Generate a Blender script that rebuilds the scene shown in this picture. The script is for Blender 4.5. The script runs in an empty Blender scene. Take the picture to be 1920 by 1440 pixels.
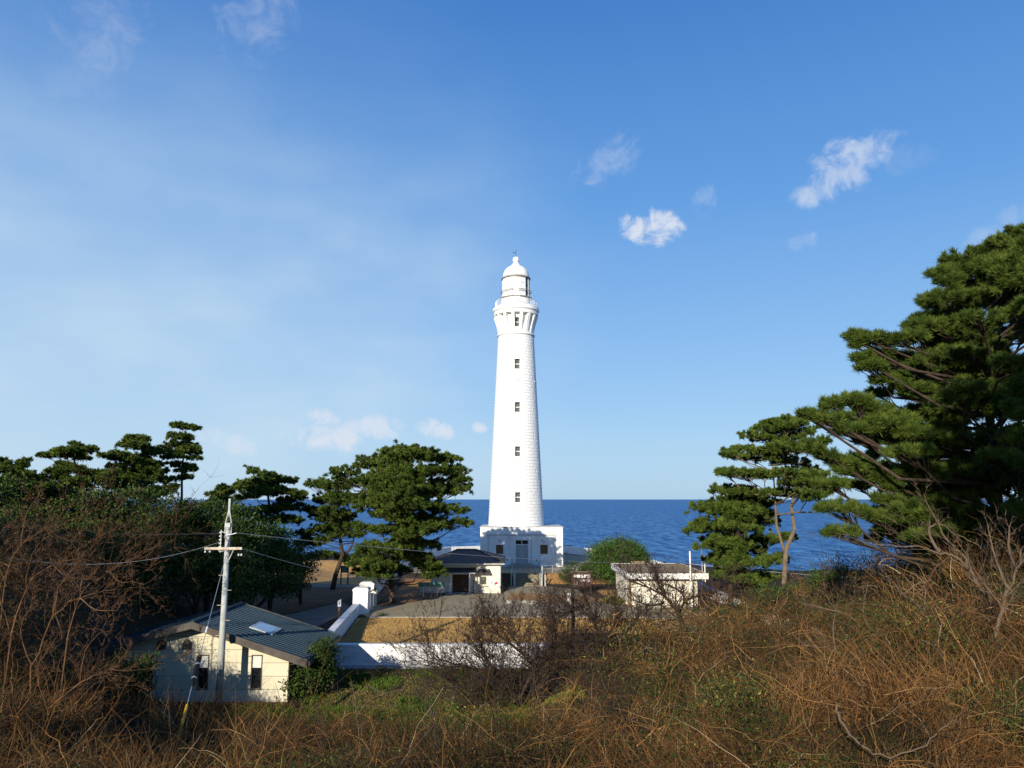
import bpy, math, random
import numpy as np
from mathutils import Vector
PI = math.pi
sc = bpy.context.scene
COL = sc.collection
rng = np.random.default_rng(7)
random.seed(7)

# ------------------------------------------------------------------ camera
FPX = 1450.0; CZ = 9.1; PITCH = math.atan(216.0 / FPX)
cam_d = bpy.data.cameras.new("camera"); cam = bpy.data.objects.new("camera", cam_d)
COL.objects.link(cam); sc.camera = cam
cam_d.sensor_width = 36; cam_d.lens = 36 * FPX / 1920; cam_d.clip_end = 200000; cam_d.clip_start = 0.1
cam.location = (0, 0, CZ); cam.rotation_euler = (PI / 2 + PITCH, 0, 0)

# ------------------------------------------------------------------ light
SUN_EL = math.radians(18); SUN_AZ = math.radians(22)      # light travels forward and to the right
sd = bpy.data.lights.new("sun", 'SUN'); so = bpy.data.objects.new("sun", sd); COL.objects.link(so)
sd.energy = 5.0; sd.angle = math.radians(0.5); sd.color = (1.0, 0.90, 0.74)
ldir = Vector((math.sin(SUN_AZ) * math.cos(SUN_EL), math.cos(SUN_AZ) * math.cos(SUN_EL), -math.sin(SUN_EL)))
so.rotation_euler = ldir.to_track_quat('-Z', 'Y').to_euler()
sc.view_settings.view_transform = 'Standard'; sc.view_settings.look = 'None'
sc.view_settings.exposure = 0.3; sc.view_settings.gamma = 1

def pdir(px, py):
    dx = (px - 960) / FPX; dy = (720 - py) / FPX
    c, s = math.cos(PITCH), math.sin(PITCH)
    return Vector((dx, c - s * dy, s + c * dy))
def P(px, py, Y):
    d = pdir(px, py); return Vector((0, 0, CZ)) + d * (Y / d.y)
def PZ(px, py, z):
    d = pdir(px, py); return Vector((0, 0, CZ)) + d * ((z - CZ) / d.z)
def PR(px, py, Y, r):          # pixel radius -> metres
    return r / FPX * (Y / pdir(px, py).y)

w = bpy.data.worlds.new("World"); sc.world = w; w.use_nodes = True
N = w.node_tree.nodes; L = w.node_tree.links; N.clear()
def nd(t, **k):
    n = N.new(t)
    for a, b in k.items(): setattr(n, a, b)
    return n
def lk(a, b): L.new(a, b)
def wm(op, a, b=None, c=None):
    n = nd('ShaderNodeMath', operation=op)
    for i, v in enumerate((a, b, c)):
        if v is None: continue
        if isinstance(v, (int, float)): n.inputs[i].default_value = v
        else: lk(v, n.inputs[i])
    return n.outputs[0]
sky = nd('ShaderNodeTexSky', sky_type='NISHITA', sun_disc=False)
sky.sun_elevation = SUN_EL; sky.sun_rotation = PI + SUN_AZ
sky.air_density = 1.0; sky.dust_density = 0.6; sky.ozone_density = 3.0; sky.altitude = 20
hsv = nd('ShaderNodeHueSaturation'); hsv.inputs['Saturation'].default_value = 1.08; hsv.inputs['Value'].default_value = 1.0
lk(sky.outputs[0], hsv.inputs['Color'])
tc = nd('ShaderNodeTexCoord')
nrm = nd('ShaderNodeVectorMath', operation='NORMALIZE'); lk(tc.outputs['Generated'], nrm.inputs[0])
DIR = nrm.outputs[0]
def noise(scale, det, rough, stretch=(1, 1, 1), off=(0, 0, 0), dist=0.0):
    m = nd('ShaderNodeMapping'); m.inputs['Scale'].default_value = stretch; m.inputs['Location'].default_value = off
    lk(DIR, m.inputs[0])
    n = nd('ShaderNodeTexNoise'); n.inputs['Scale'].default_value = scale; n.inputs['Detail'].default_value = det
    n.inputs['Roughness'].default_value = rough; n.inputs['Distortion'].default_value = dist; lk(m.outputs[0], n.inputs['Vector'])
    return n.outputs['Fac']
def ramp(v, a, b, c=0.0, d=1.0):
    n = nd('ShaderNodeMapRange', interpolation_type='SMOOTHSTEP'); lk(v, n.inputs[0])
    for i, q in enumerate((a, b, c, d)): n.inputs[i + 1].default_value = q
    return n.outputs[0]
nz = noise(26, 7, 0.62, dist=.8); nzs = noise(62, 6, 0.62, off=(3, 1, 2), dist=.5); nzb = noise(5, 4, 0.5, (1, 1, 2.2))
def blob(px, py, rx, ry, strength, ang=0.0, hard=0.55):
    """one cloud: an elliptical region of the sky dome filled with fractal noise"""
    c = pdir(px, py).normalized(); r = Vector((c.y, -c.x, 0)).normalized(); u = r.cross(c)
    r2 = r * math.cos(ang) + u * math.sin(ang); u2 = u * math.cos(ang) - r * math.sin(ang)
    outs = []
    for v, R in ((r2, rx), (u2, ry)):
        d = nd('ShaderNodeVectorMath', operation='DOT_PRODUCT'); lk(DIR, d.inputs[0]); d.inputs[1].default_value = v
        s = wm('SUBTRACT', d.outputs['Value'], c.dot(v)); outs.append(wm('POWER', wm('ABSOLUTE', wm('MULTIPLY', s, FPX * 1.05 / R)), 2.0))
    d2 = wm('ADD', outs[0], outs[1])
    fall = wm('SUBTRACT', 1.0, d2)
    v = wm('ADD', fall, wm('MULTIPLY', wm('SUBTRACT', nz, 0.5), 4.4))
    v = wm('ADD', v, wm('MULTIPLY', wm('SUBTRACT', nzs, 0.5), 1.3))
    gate = ramp(fall, -1.3, 0.3)
    return wm('MULTIPLY', wm('MULTIPLY', ramp(v, -0.1, 2.05 - hard), wm('MULTIPLY', strength, 0.95)), gate)
clouds = None
for a in ((1220, 425, 58, 36, .95, 0, .95), (1585, 310, 85, 45, .62, .45, .6), (1512, 366, 32, 22, .55, 0, .7),
          (1320, 378, 22, 36, .35, -.3, .4), (1140, 300, 70, 40, .30, .5, .5), (1502, 452, 34, 18, .33, 0, .4),
          (1870, 430, 60, 22, .25, .5, .2), (1690, 300, 50, 30, .12, 0, .2),
          (600, 780, 46, 18, .85, -.2, .8), (812, 802, 44, 20, .9, -.3, .9), (897, 803, 18, 13, .8, 0, .9),
          (610, 825, 90, 34, .85, 0, .75), (700, 800, 65, 30, .75, 0, .75), (430, 828, 60, 20, .5, -.3, .6),
          (180, 50, 70, 90, .22, -.5, .0), (480, 20, 70, 90, .34, -.6, .0), (150, 150, 60, 50, .10, 0, .1)):
    b = blob(*a); clouds = b if clouds is None else wm('MAXIMUM', clouds, b)
# thin veil of high cloud low on the left
c = pdir(-160, 640).normalized(); _s = nd('ShaderNodeSeparateXYZ'); lk(DIR, _s.inputs[0]); zdir = _s.outputs['Z']
d = nd('ShaderNodeVectorMath', operation='DOT_PRODUCT'); lk(DIR, d.inputs[0]); d.inputs[1].default_value = c
veil = wm('MULTIPLY', wm('MULTIPLY', ramp(wm('ADD', d.outputs['Value'], wm('MULTIPLY', wm('SUBTRACT', nzb, .5), .16)), 0.70, 1.0), ramp(zdir, .18, .56, 1.15, .14)), wm('ADD', 0.42, wm('MULTIPLY', ramp(nzb, .3, .75), .26)))
c2 = pdir(1480, 640).normalized()
sep = nd('ShaderNodeSeparateXYZ'); lk(DIR, sep.inputs[0])
air = nd('ShaderNodeValToRGB'); els = air.color_ramp.elements; SK = .135
for i_, (p_, c_) in enumerate(((0.0, (.41, .63, .86)), (.07, (.37, .60, .87)), (.17, (.28, .52, .87)), (.36, (.135, .36, .78)), (.60, (.050, .205, .60)), (1.0, (.02, .09, .34)))):
    e_ = els[i_] if i_ < 2 else els.new(p_)
    e_.position = p_; e_.color = (*c_, 1)
lk(sep.outputs['Z'], air.inputs[0])
airs = nd('ShaderNodeVectorMath', operation='SCALE'); lk(air.outputs[0], airs.inputs[0]); airs.inputs['Scale'].default_value = 1 / SK
mix0 = nd('ShaderNodeMixRGB'); mix0.inputs[0].default_value = .85; lk(hsv.outputs[0], mix0.inputs[1]); lk(airs.outputs[0], mix0.inputs[2])
mix1 = nd('ShaderNodeMixRGB'); lk(veil, mix1.inputs[0]); lk(mix0.outputs[0], mix1.inputs[1]); mix1.inputs[2].default_value = (4.3, 5.5, 6.5, 1)
mix2 = nd('ShaderNodeMixRGB'); lk(clouds, mix2.inputs[0]); lk(mix1.outputs[0], mix2.inputs[1]); mix2.inputs[2].default_value = (5.4, 5.75, 6.5, 1)
bg = nd('ShaderNodeBackground'); bg.inputs[1].default_value = 0.11; lk(mix2.outputs[0], bg.inputs[0])
wo = nd('ShaderNodeOutputWorld'); lk(bg.outputs[0], wo.inputs[0])

# ------------------------------------------------------------------ materials
MATS = {}
def mat(name, col, rough=0.8, col2=None, scale=1.0, bump=0.0, bscale=None, metal=0.0, spec=0.3, detail=5, coord='Object', lo=.35, hi=.65, streak=None):
    m = bpy.data.materials.new(name); m.use_nodes = True
    t = m.node_tree; b = t.nodes['Principled BSDF']
    b.inputs['Roughness'].default_value = rough; b.inputs['Metallic'].default_value = metal
    b.inputs['Specular IOR Level'].default_value = spec
    b.inputs['Base Color'].default_value = (*col, 1)
    tcn = t.nodes.new('ShaderNodeTexCoord')
    src = tcn.outputs[coord]
    if streak:
        mp = t.nodes.new('ShaderNodeMapping'); mp.inputs['Scale'].default_value = streak
        t.links.new(src, mp.inputs[0]); src = mp.outputs[0]
    if col2:
        n = t.nodes.new('ShaderNodeTexNoise'); n.inputs['Scale'].default_value = scale; n.inputs['Detail'].default_value = detail
        n.inputs['Roughness'].default_value = .6
        t.links.new(src, n.inputs['Vector'])
        r = t.nodes.new('ShaderNodeValToRGB'); r.color_ramp.elements[0].position = lo; r.color_ramp.elements[1].position = hi
        r.color_ramp.elements[0].color = (*col, 1); r.color_ramp.elements[1].color = (*col2, 1)
        t.links.new(n.outputs['Fac'], r.inputs[0]); t.links.new(r.outputs[0], b.inputs['Base Color'])
    if bump:
        n = t.nodes.new('ShaderNodeTexNoise'); n.inputs['Scale'].default_value = bscale or scale; n.inputs['Detail'].default_value = 4
        t.links.new(src, n.inputs['Vector'])
        u = t.nodes.new('ShaderNodeBump'); u.inputs['Distance'].default_value = bump; u.inputs['Strength'].default_value = 1
        t.links.new(n.outputs['Fac'], u.inputs['Height']); t.links.new(u.outputs[0], b.inputs['Normal'])
    MATS[name] = m; return m
def tint_mat(name, stops, rough=0.75, spec=0.15, trans=0.0):
    """colour chosen per leaf / twig by the random 'tint' attribute"""
    m = bpy.data.materials.new(name); m.use_nodes = True
    t = m.node_tree; b = t.nodes['Principled BSDF']
    b.inputs['Roughness'].default_value = rough; b.inputs['Specular IOR Level'].default_value = spec
    a = t.nodes.new('ShaderNodeAttribute'); a.attribute_name = 'tint'
    r = t.nodes.new('ShaderNodeValToRGB'); els = r.color_ramp.elements
    for i, (p, c) in enumerate(stops):
        e = els[i] if i < 2 else els.new(p)
        e.position = p; e.color = (*c, 1)
    t.links.new(a.outputs['Fac'], r.inputs[0]); t.links.new(r.outputs[0], b.inputs['Base Color'])
    if trans:
        o = t.nodes['Material Output']; tr = t.nodes.new('ShaderNodeBsdfTranslucent'); t.links.new(r.outputs[0], tr.inputs[0])
        mx = t.nodes.new('ShaderNodeMixShader'); mx.inputs[0].default_value = trans
        t.links.new(b.outputs[0], mx.inputs[1]); t.links.new(tr.outputs[0], mx.inputs[2]); t.links.new(mx.outputs[0], o.inputs[0])
    MATS[name] = m; return m
def brick_mat(name, col, mortar, bw, bh, ms, bump, uv='UV', rough=.6, col2=None, offs=.5, nbump=0.02, nscale=6):
    m = bpy.data.materials.new(name); m.use_nodes = True
    t = m.node_tree; b = t.nodes['Principled BSDF']; b.inputs['Roughness'].default_value = rough
    b.inputs['Specular IOR Level'].default_value = .25
    tcn = t.nodes.new('ShaderNodeTexCoord'); src = tcn.outputs[uv]
    br = t.nodes.new('ShaderNodeTexBrick'); br.inputs['Scale'].default_value = 1
    br.inputs['Brick Width'].default_value = bw; br.inputs['Row Height'].default_value = bh
    br.inputs['Mortar Size'].default_value = ms; br.inputs['Mortar Smooth'].default_value = .6; br.offset = offs
    br.inputs['Color1'].default_value = (*col, 1); br.inputs['Color2'].default_value = (*(col2 or col), 1); br.inputs['Mortar'].default_value = (*mortar, 1)
    if uv == 'Object':
        mp = t.nodes.new('ShaderNodeMapping'); mp.inputs['Rotation'].default_value = (PI / 2, 0, 0)
        t.links.new(src, mp.inputs[0]); src = mp.outputs[0]
    t.links.new(src, br.inputs['Vector']); t.links.new(br.outputs['Color'], b.inputs['Base Color'])
    n = t.nodes.new('ShaderNodeTexNoise'); n.inputs['Scale'].default_value = nscale; n.inputs['Detail'].default_value = 4
    t.links.new(src, n.inputs['Vector'])
    u1 = t.nodes.new('ShaderNodeBump'); u1.inputs['Distance'].default_value = nbump; t.links.new(n.outputs['Fac'], u1.inputs['Height'])
    u = t.nodes.new('ShaderNodeBump'); u.inputs['Distance'].default_value = bump; u.invert = True
    t.links.new(br.outputs['Fac'], u.inputs['Height']); t.links.new(u1.outputs[0], u.inputs['Normal']); t.links.new(u.outputs[0], b.inputs['Normal'])
    MATS[name] = m; return m

mat('white_render', (.82, .82, .80), .7, (.60, .60, .57), 1.6, .03, 5, streak=(1, 1, .25), lo=.5, hi=.85)
mat('white_paint', (.82, .82, .80), .5, (.74, .74, .71), 1.2)
brick_mat('white_blocks', (.83, .83, .81), (.80, .79, .77), .95, .44, .03, .05, nbump=.09, nscale=2.6, col2=(.81, .81, .80))
mat('white_rough', (.80, .80, .79), .8, (.70, .70, .70), .7, .10, 2.4)
mat('white_grey', (.55, .56, .57), .8, (.42, .43, .44), 1.5, .02, 4)
mat('cream', (.78, .74, .62), .8, (.70, .66, .54), .5, .01, 8)
brick_mat('cream_panels', (.66, .62, .48), (.34, .31, .24), 40, .70, .014, .015, uv='Object', rough=.8, col2=(.60, .56, .40), nbump=.004)
mat('roof_slate', (.045, .04, .045), .7, (.075, .06, .06), 1.2, .02, 14)
mat('roof_metal', (.016, .038, .052), .5, (.026, .052, .068), .8, metal=.2)
mat('roof_gravel', (.33, .225, .115), .95, (.24, .165, .09), .7, .02, 20)
mat('fascia_white', (.76, .76, .73), .7, (.55, .52, .46), 3, streak=(1.5, 1.5, .12), lo=.45, hi=.8)
mat('brown_wood', (.10, .045, .022), .6, (.055, .026, .014), 3, streak=(1, 1, 6))
mat('dark_wood', (.055, .033, .024), .7, (.03, .018, .014), 3)
mat('sign_wood', (.075, .038, .028), .7, (.045, .025, .02), 3)
mat('board_brown', (.20, .11, .045), .7, (.13, .07, .03), 1.5)
mat('grey_fascia', (.10, .085, .07), .7, (.06, .05, .042), 2)
mat('grey_door', (.42, .43, .43), .5, (.35, .36, .36), 1)
mat('dark_glass', (.012, .014, .018), .12, spec=.6)
mat('pane_grey', (.09, .095, .085), .25, spec=.5)
mat('skylight_glass', (.28, .42, .55), .12, spec=.8)
mat('louvre', (.62, .62, .58), .5)
mat('steel', (.42, .44, .44), .4, metal=.6)
mat('dark_metal', (.05, .05, .05), .5, metal=.4)
mat('lantern_ring', (.20, .18, .16), .5, (.4, .38, .35), 2)
mat('concrete_pole', (.46, .48, .45), .85, (.36, .38, .36), 2.5, .005, 20)
mat('pole_metal', (.50, .53, .50), .5, (.38, .40, .38), 3)
mat('arm_metal', (.62, .57, .45), .6, (.42, .30, .20), 4)
mat('yellow', (.62, .36, .02), .5, (.50, .28, .02), 3)
mat('black_plastic', (.010, .010, .011), .65, spec=.15)
_m = brick_mat('concrete', (.34, .28, .175), (.20, .165, .105), 3.4, 2.6, .03, .012, uv='Object', rough=.9, col2=(.29, .245, .16), nbump=.02)
for _n in _m.node_tree.nodes:
    if _n.type == 'MAPPING': _n.inputs['Rotation'].default_value = (0, 0, .06)
mat('asphalt_grey', (.17, .17, .155), .9, (.125, .12, .105), .3, .01, 12)
mat('step_stone', (.26, .23, .15), .9, (.16, .13, .08), 1.5, .02, 8)
mat('stone', (.42, .40, .36), .9, (.26, .24, .2), 1.5, .04, 5)
mat('lawn_dry', (.47, .28, .10), .95, (.36, .20, .07), .9, .06, 7, detail=8)
mat('bank_dry', (.40, .21, .065), .95, (.24, .13, .045), 1.2, .08, 5)
mat('earth', (.12, .06, .028), .95, (.06, .032, .018), .5, .05, 3)
mat('earth_warm', (.24, .13, .05), .95, (.12, .06, .028), .5, .05, 3)
mat('teal_panel', (.05, .20, .19), .4, (.09, .26, .24), 1)
mat('teal_sign', (.04, .13, .13), .5, (.12, .22, .18), 2)
mat('red_paint', (.62, .02, .05), .5)
mat('black_paint', (.02, .02, .022), .6)
mat('text_white', (.85, .85, .82), .5)
mat('bark_pine', (.075, .052, .036), .95, (.035, .025, .018), 4, .05, 9)
mat('bark_pale', (.19, .15, .10), .95, (.12, .09, .06), 3, .03, 9)
mat('twig_dark', (.065, .042, .032), .9, (.035, .023, .018), 4)
mat('twig_tan', (.15, .08, .035), .85, (.07, .035, .018), 4)
mat('twig_grey', (.13, .095, .062), .85, (.12, .08, .05), 4)
mat('ground_mix', (.045, .028, .015), .95, (.022, .018, .009), .35, .12, 2.2, detail=9)
tint_mat('needles', [(0, (.020, .036, .006)), (.5, (.066, .105, .015)), (1, (.15, .18, .03))])
tint_mat('needles_far', [(0, (.016, .030, .012)), (.5, (.036, .066, .018)), (1, (.07, .10, .028))])
tint_mat('leaf_dark', [(0, (.014, .024, .006)), (.6, (.045, .080, .013)), (1, (.10, .14, .025))], .6, .2)
tint_mat('leaf_olive', [(0, (.012, .020, .005)), (.5, (.035, .055, .010)), (.85, (.08, .095, .015)), (1, (.20, .19, .03))], .6, .2)
tint_mat('leaf_bright', [(0, (.015, .038, .006)), (.6, (.05, .105, .013)), (1, (.11, .17, .025))], .6, .25)
tint_mat('leaf_yellow', [(0, (.08, .12, .01)), (1, (.26, .30, .03))])
tint_mat('brush', [(0, (.014, .009, .006)), (.14, (.045, .042, .012)), (.28, (.05, .034, .022)), (.45, (.10, .050, .019)), (.65, (.225, .108, .034)), (.85, (.37, .215, .08)), (1, (.44, .34, .22))], .8, .15)
tint_mat('blades', [(0, (.025, .06, .008)), (.4, (.07, .13, .015)), (.6, (.20, .15, .04)), (.85, (.34, .21, .07)), (1, (.52, .35, .13))], .8, .1, .0)

# sea
m = bpy.data.materials.new('sea_water'); m.use_nodes = True; t = m.node_tree; b = t.nodes['Principled BSDF']
b.inputs['Base Color'].default_value = (.012, .07, .19, 1); b.inputs['Roughness'].default_value = .5; b.inputs['Specular IOR Level'].default_value = .08
tcn = t.nodes.new('ShaderNodeTexCoord')
prev = None
for sc_, dist, st in ((.035, 1.6, (1, 1.6, 1)), (.16, .7, (1, 1.8, 1)), (.6, .25, (1, 1.5, 1))):
    mp = t.nodes.new('ShaderNodeMapping'); mp.inputs['Scale'].default_value = st; mp.inputs['Rotation'].default_value = (0, 0, .3)
    t.links.new(tcn.outputs['Object'], mp.inputs[0])
    n = t.nodes.new('ShaderNodeTexNoise'); n.inputs['Scale'].default_value = sc_; n.inputs['Detail'].default_value = 5; n.inputs['Roughness'].default_value = .6
    t.links.new(mp.outputs[0], n.inputs['Vector'])
    u = t.nodes.new('ShaderNodeBump'); u.inputs['Distance'].default_value = dist * 2.2
    t.links.new(n.outputs['Fac'], u.inputs['Height'])
    if prev: t.links.new(prev.outputs[0], u.inputs['Normal'])
    prev = u
t.links.new(prev.outputs[0], b.inputs['Normal'])
mp = t.nodes.new('ShaderNodeMapping'); mp.inputs['Scale'].default_value = (1, .22, 1); t.links.new(tcn.outputs['Object'], mp.inputs[0])
n = t.nodes.new('ShaderNodeTexNoise'); n.inputs['Scale'].default_value = .16; n.inputs['Detail'].default_value = 6; n.inputs['Roughness'].default_value = .72
t.links.new(mp.outputs[0], n.inputs['Vector'])
r = t.nodes.new('ShaderNodeValToRGB'); r.color_ramp.elements[0].position = .38; r.color_ramp.elements[1].position = .66
r.color_ramp.elements[0].color = (.012, .078, .235, 1); r.color_ramp.elements[1].color = (.12, .33, .60, 1)
t.links.new(n.outputs['Fac'], r.inputs[0]); t.links.new(r.outputs[0], b.inputs['Base Color'])
MATS['sea_water'] = m

# ------------------------------------------------------------------ mesh tools
ROOT = {}
def _loc(o):
    p = o
    while p.parent: p = p.parent
    return np.array(ROOT.get(p.name, (0, 0, 0)), dtype=np.float64)
def raw(name, V, F, material, parent=None, tint=None, smooth=False, uv=None):
    """V (n,3) world coords; F (m,k) ints or list of tuples"""
    me = bpy.data.meshes.new(name)
    V = np.asarray(V, dtype=np.float64)
    o = bpy.data.objects.new(name, me); COL.objects.link(o)
    if parent is not None:
        o.parent = parent; V = V - _loc(parent)
    if isinstance(F, np.ndarray):
        k = F.shape[1]; m_ = F.shape[0]
        me.vertices.add(len(V)); me.vertices.foreach_set('co', V.astype(np.float32).ravel())
        me.loops.add(m_ * k); me.loops.foreach_set('vertex_index', F.astype(np.int32).ravel())
        me.polygons.add(m_); me.polygons.foreach_set('loop_start', np.arange(0, m_ * k, k, dtype=np.int32))
        me.update(calc_edges=True)
    else:
        me.from_pydata([tuple(v) for v in V], [], F); me.update()
    if smooth: me.polygons.foreach_set('use_smooth', np.ones(len(me.polygons), dtype=bool))
    if tint is not None:
        a = me.attributes.new('tint', 'FLOAT', 'POINT'); a.data.foreach_set('value', np.asarray(tint, dtype=np.float32))
    if uv is not None:
        l = me.uv_layers.new(name='UVMap'); idx = np.zeros(len(me.loops), dtype=np.int32); me.loops.foreach_get('vertex_index', idx)
        l.data.foreach_set('uv', np.asarray(uv, dtype=np.float32)[idx].ravel())
    me.materials.append(MATS[material])
    return o
def props(o, label=None, cat=None, group=None, kind=None):
    if label: o['label'] = label
    if cat: o['category'] = cat
    if group: o['group'] = group
    if kind: o['kind'] = kind
    return o
def thing(name, label, cat, loc, group=None):
    o = bpy.data.objects.new(name, None); COL.objects.link(o); o.location = loc; o.empty_display_size = .3
    ROOT[o.name] = tuple(loc); return props(o, label, cat, group)

class MB:
    def __init__(s): s.v = []; s.f = []
    def add(s, V, F):
        n = len(s.v); s.v += [tuple(q) for q in V]; s.f += [tuple(i + n for i in f) for f in F]; return s
    def box(s, x0, x1, y0, y1, z0, z1, bev=0.0):
        b = bev
        if b <= 0:
            V = [(x0, y0, z0), (x1, y0, z0), (x1, y1, z0), (x0, y1, z0), (x0, y0, z1), (x1, y0, z1), (x1, y1, z1), (x0, y1, z1)]
            return s.add(V, [(0, 3, 2, 1), (4, 5, 6, 7), (0, 1, 5, 4), (1, 2, 6, 5), (2, 3, 7, 6), (3, 0, 4, 7)])
        V = [(x0, y0, z0), (x1, y0, z0), (x1, y1, z0), (x0, y1, z0), (x0, y0, z1 - b), (x1, y0, z1 - b), (x1, y1, z1 - b), (x0, y1, z1 - b),
             (x0 + b, y0 + b, z1), (x1 - b, y0 + b, z1), (x1 - b, y1 - b, z1), (x0 + b, y1 - b, z1)]
        return s.add(V, [(0, 3, 2, 1), (8, 9, 10, 11), (0, 1, 5, 4), (1, 2, 6, 5), (2, 3, 7, 6), (3, 0, 4, 7), (4, 5, 9, 8), (5, 6, 10, 9), (6, 7, 11, 10), (7, 4, 8, 11)])
    def prism(s, poly, axis, a, b):
        """poly: 2D points, axis 'y': (x,z) extruded a..b in y; 'x': (y,z); 'z': (x,y)"""
        n = len(poly)
        f = {'y': lambda p, t: (p[0], t, p[1]), 'x': lambda p, t: (t, p[0], p[1]), 'z': lambda p, t: (p[0], p[1], t)}[axis]
        V = [f(p, a) for p in poly] + [f(p, b) for p in poly]
        F = [tuple(range(n)), tuple(reversed(range(n, 2 * n)))] + [(i, i + n, (i + 1) % n + n, (i + 1) % n) for i in range(n)]
        return s.add(V, F)
    def tube(s, pts, rad, n=8, cap=True):
        pts = [Vector(p) for p in pts]; m_ = len(pts)
        if not hasattr(rad, '__len__'): rad = [rad] * m_
        V = []; F = []; ref = None
        for i, p in enumerate(pts):
            d = (pts[min(i + 1, m_ - 1)] - pts[max(i - 1, 0)]).normalized()
            if ref is None: ref = Vector((1, 0, 0)) if abs(d.x) < .8 else Vector((0, 1, 0))
            u = (ref - d * ref.dot(d)).normalized(); w_ = d.cross(u); ref = u
            for k in range(n):
                a = 2 * PI * k / n; V.append(p + (u * math.cos(a) + w_ * math.sin(a)) * rad[i])
        for i in range(m_ - 1):
            for k in range(n):
                F.append((i * n + k, i * n + (k + 1) % n, (i + 1) * n + (k + 1) % n, (i + 1) * n + k))
        if cap: F += [tuple(reversed(range(n))), tuple(range((m_ - 1) * n, m_ * n))]
        return s.add(V, F)
    def lathe(s, prof, cx, cy, n=48, a0=0, a1=2 * PI, closed=True):
        """prof: list of (r, z); angle 0 looks at the camera (-Y), growing to +X"""
        V = []; F = []; m_ = len(prof); full = closed; cols = n if full else n + 1
        for k in range(cols):
            a = a0 + (a1 - a0) * k / n
            for r_, z in prof: V.append((cx + r_ * math.sin(a), cy - r_ * math.cos(a), z))
        for k in range(n):
            k2 = (k + 1) % cols
            for i in range(m_ - 1): F.append((k * m_ + i, k2 * m_ + i, k2 * m_ + i + 1, k * m_ + i + 1))
        return s.add(V, F)
    def build(s, name, material, parent=None, smooth=False):
        return raw(name, s.v, s.f, material, parent, smooth=smooth)

def text_mesh(name, body, size, loc, material, parent, depth=.006, align='LEFT', boldness=0.0):
    cu = bpy.data.curves.new(name, 'FONT'); cu.body = body; cu.size = size; cu.extrude = depth; cu.align_x = align; cu.offset = boldness
    to = bpy.data.objects.new(name + '_c', cu); COL.objects.link(to)
    bpy.context.view_layer.update()
    dg = bpy.context.evaluated_depsgraph_get(); me = bpy.data.meshes.new_from_object(to.evaluated_get(dg))
    V = np.array([v.co[:] for v in me.vertices]) if len(me.vertices) else np.zeros((0, 3))
    F = [tuple(p.vertices) for p in me.polygons]
    bpy.data.objects.remove(to); bpy.data.curves.remove(cu); bpy.data.meshes.remove(me)
    if not len(V): return None
    W = np.stack([V[:, 0] + loc[0], -V[:, 2] + loc[1], V[:, 1] + loc[2]], 1)
    return raw(name, W, F, material, parent)

# ------------------------------------------------------------------ terrain
CP = np.array([(0, -25, 7.4), (0, 0, 6.6), (0, 8, 5.0), (0, 13, 3.7), (0, 20, 1.9), (0, 28, .3), (0, 35, -1.0), (0, 42, -1.75),
    (-6, 12, 3.7), (-8, 20, 1.5), (-9, 28, 0.0), (-12, 36, -1.2), (-16, 38, -1.5), (-14, 31, -.4), (-7, 38, -1.5), (7, -10, 7), (-12, -10, 7.5),
    (-12, 10, 5.0), (-14, 20, 2.7), (-9.5, 20, 1.3), (-11.5, 25, .5), (-13.5, 29, -.3), (-16, 25, 2.0), (-16.8, 30, .4), (-18.5, 36, .2), (-19, 34, .6), (-21, 31, 2.6), (-20, 27, 2.4), (-24.5, 36, 5.0), (-26, 42, 5.4), (-29, 50, 5.0), (-30, 58, 4.0), (-26, 30, 6.8),
    (-30, 20, 8), (-45, 40, 7.5), (-48, 60, 5), (-60, 80, 2), (-35, 75, 1), (-30, 95, -.8), (-60, 110, -2), (-100, 60, 6), (-100, 110, 0), (-40, 0, 10), (-80, 0, 12),
    (5, 25, 1.2), (6.7, 11, 4.7), (12, 18, 4.8), (11, 28, 2.9), (10, 36, 1.8), (6.5, 42, .3), (14, 44, 1.9), (20, 30, 6.0), (21.7, 47, 4.0), (26, 38, 7), (17, 10, 6.5),
    (14, 52, .2), (20, 56, 1.0), (25, 62, 1.8), (28, 72, 1.6), (29, 90, .8), (32, 105, 0), (45, 50, 7), (50, 80, 2), (60, 30, 10), (60, 105, 0), (100, 60, 6), (100, 100, 0), (40, 0, 9), (80, 0, 10),
    (6, 34, .5), (5.4, 38, .2), (9, 46, .6), (13, 48, 1.2)], dtype=np.float64)
def smooth(x, a, b):
    t_ = np.clip((x - a) / (b - a), 0, 1); return t_ * t_ * (3 - 2 * t_)
def rectmask(X, Y, x0, x1, y0, y1, m_):
    return smooth(X, x0 - m_, x0) * (1 - smooth(X, x1, x1 + m_)) * smooth(Y, y0 - m_, y0) * (1 - smooth(Y, y1, y1 + m_))
def level(Y): return np.interp(Y, [52, 72, 95.6, 98.2, 140], [-1.8, -1.2, -1.2, 0, 0])
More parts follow.
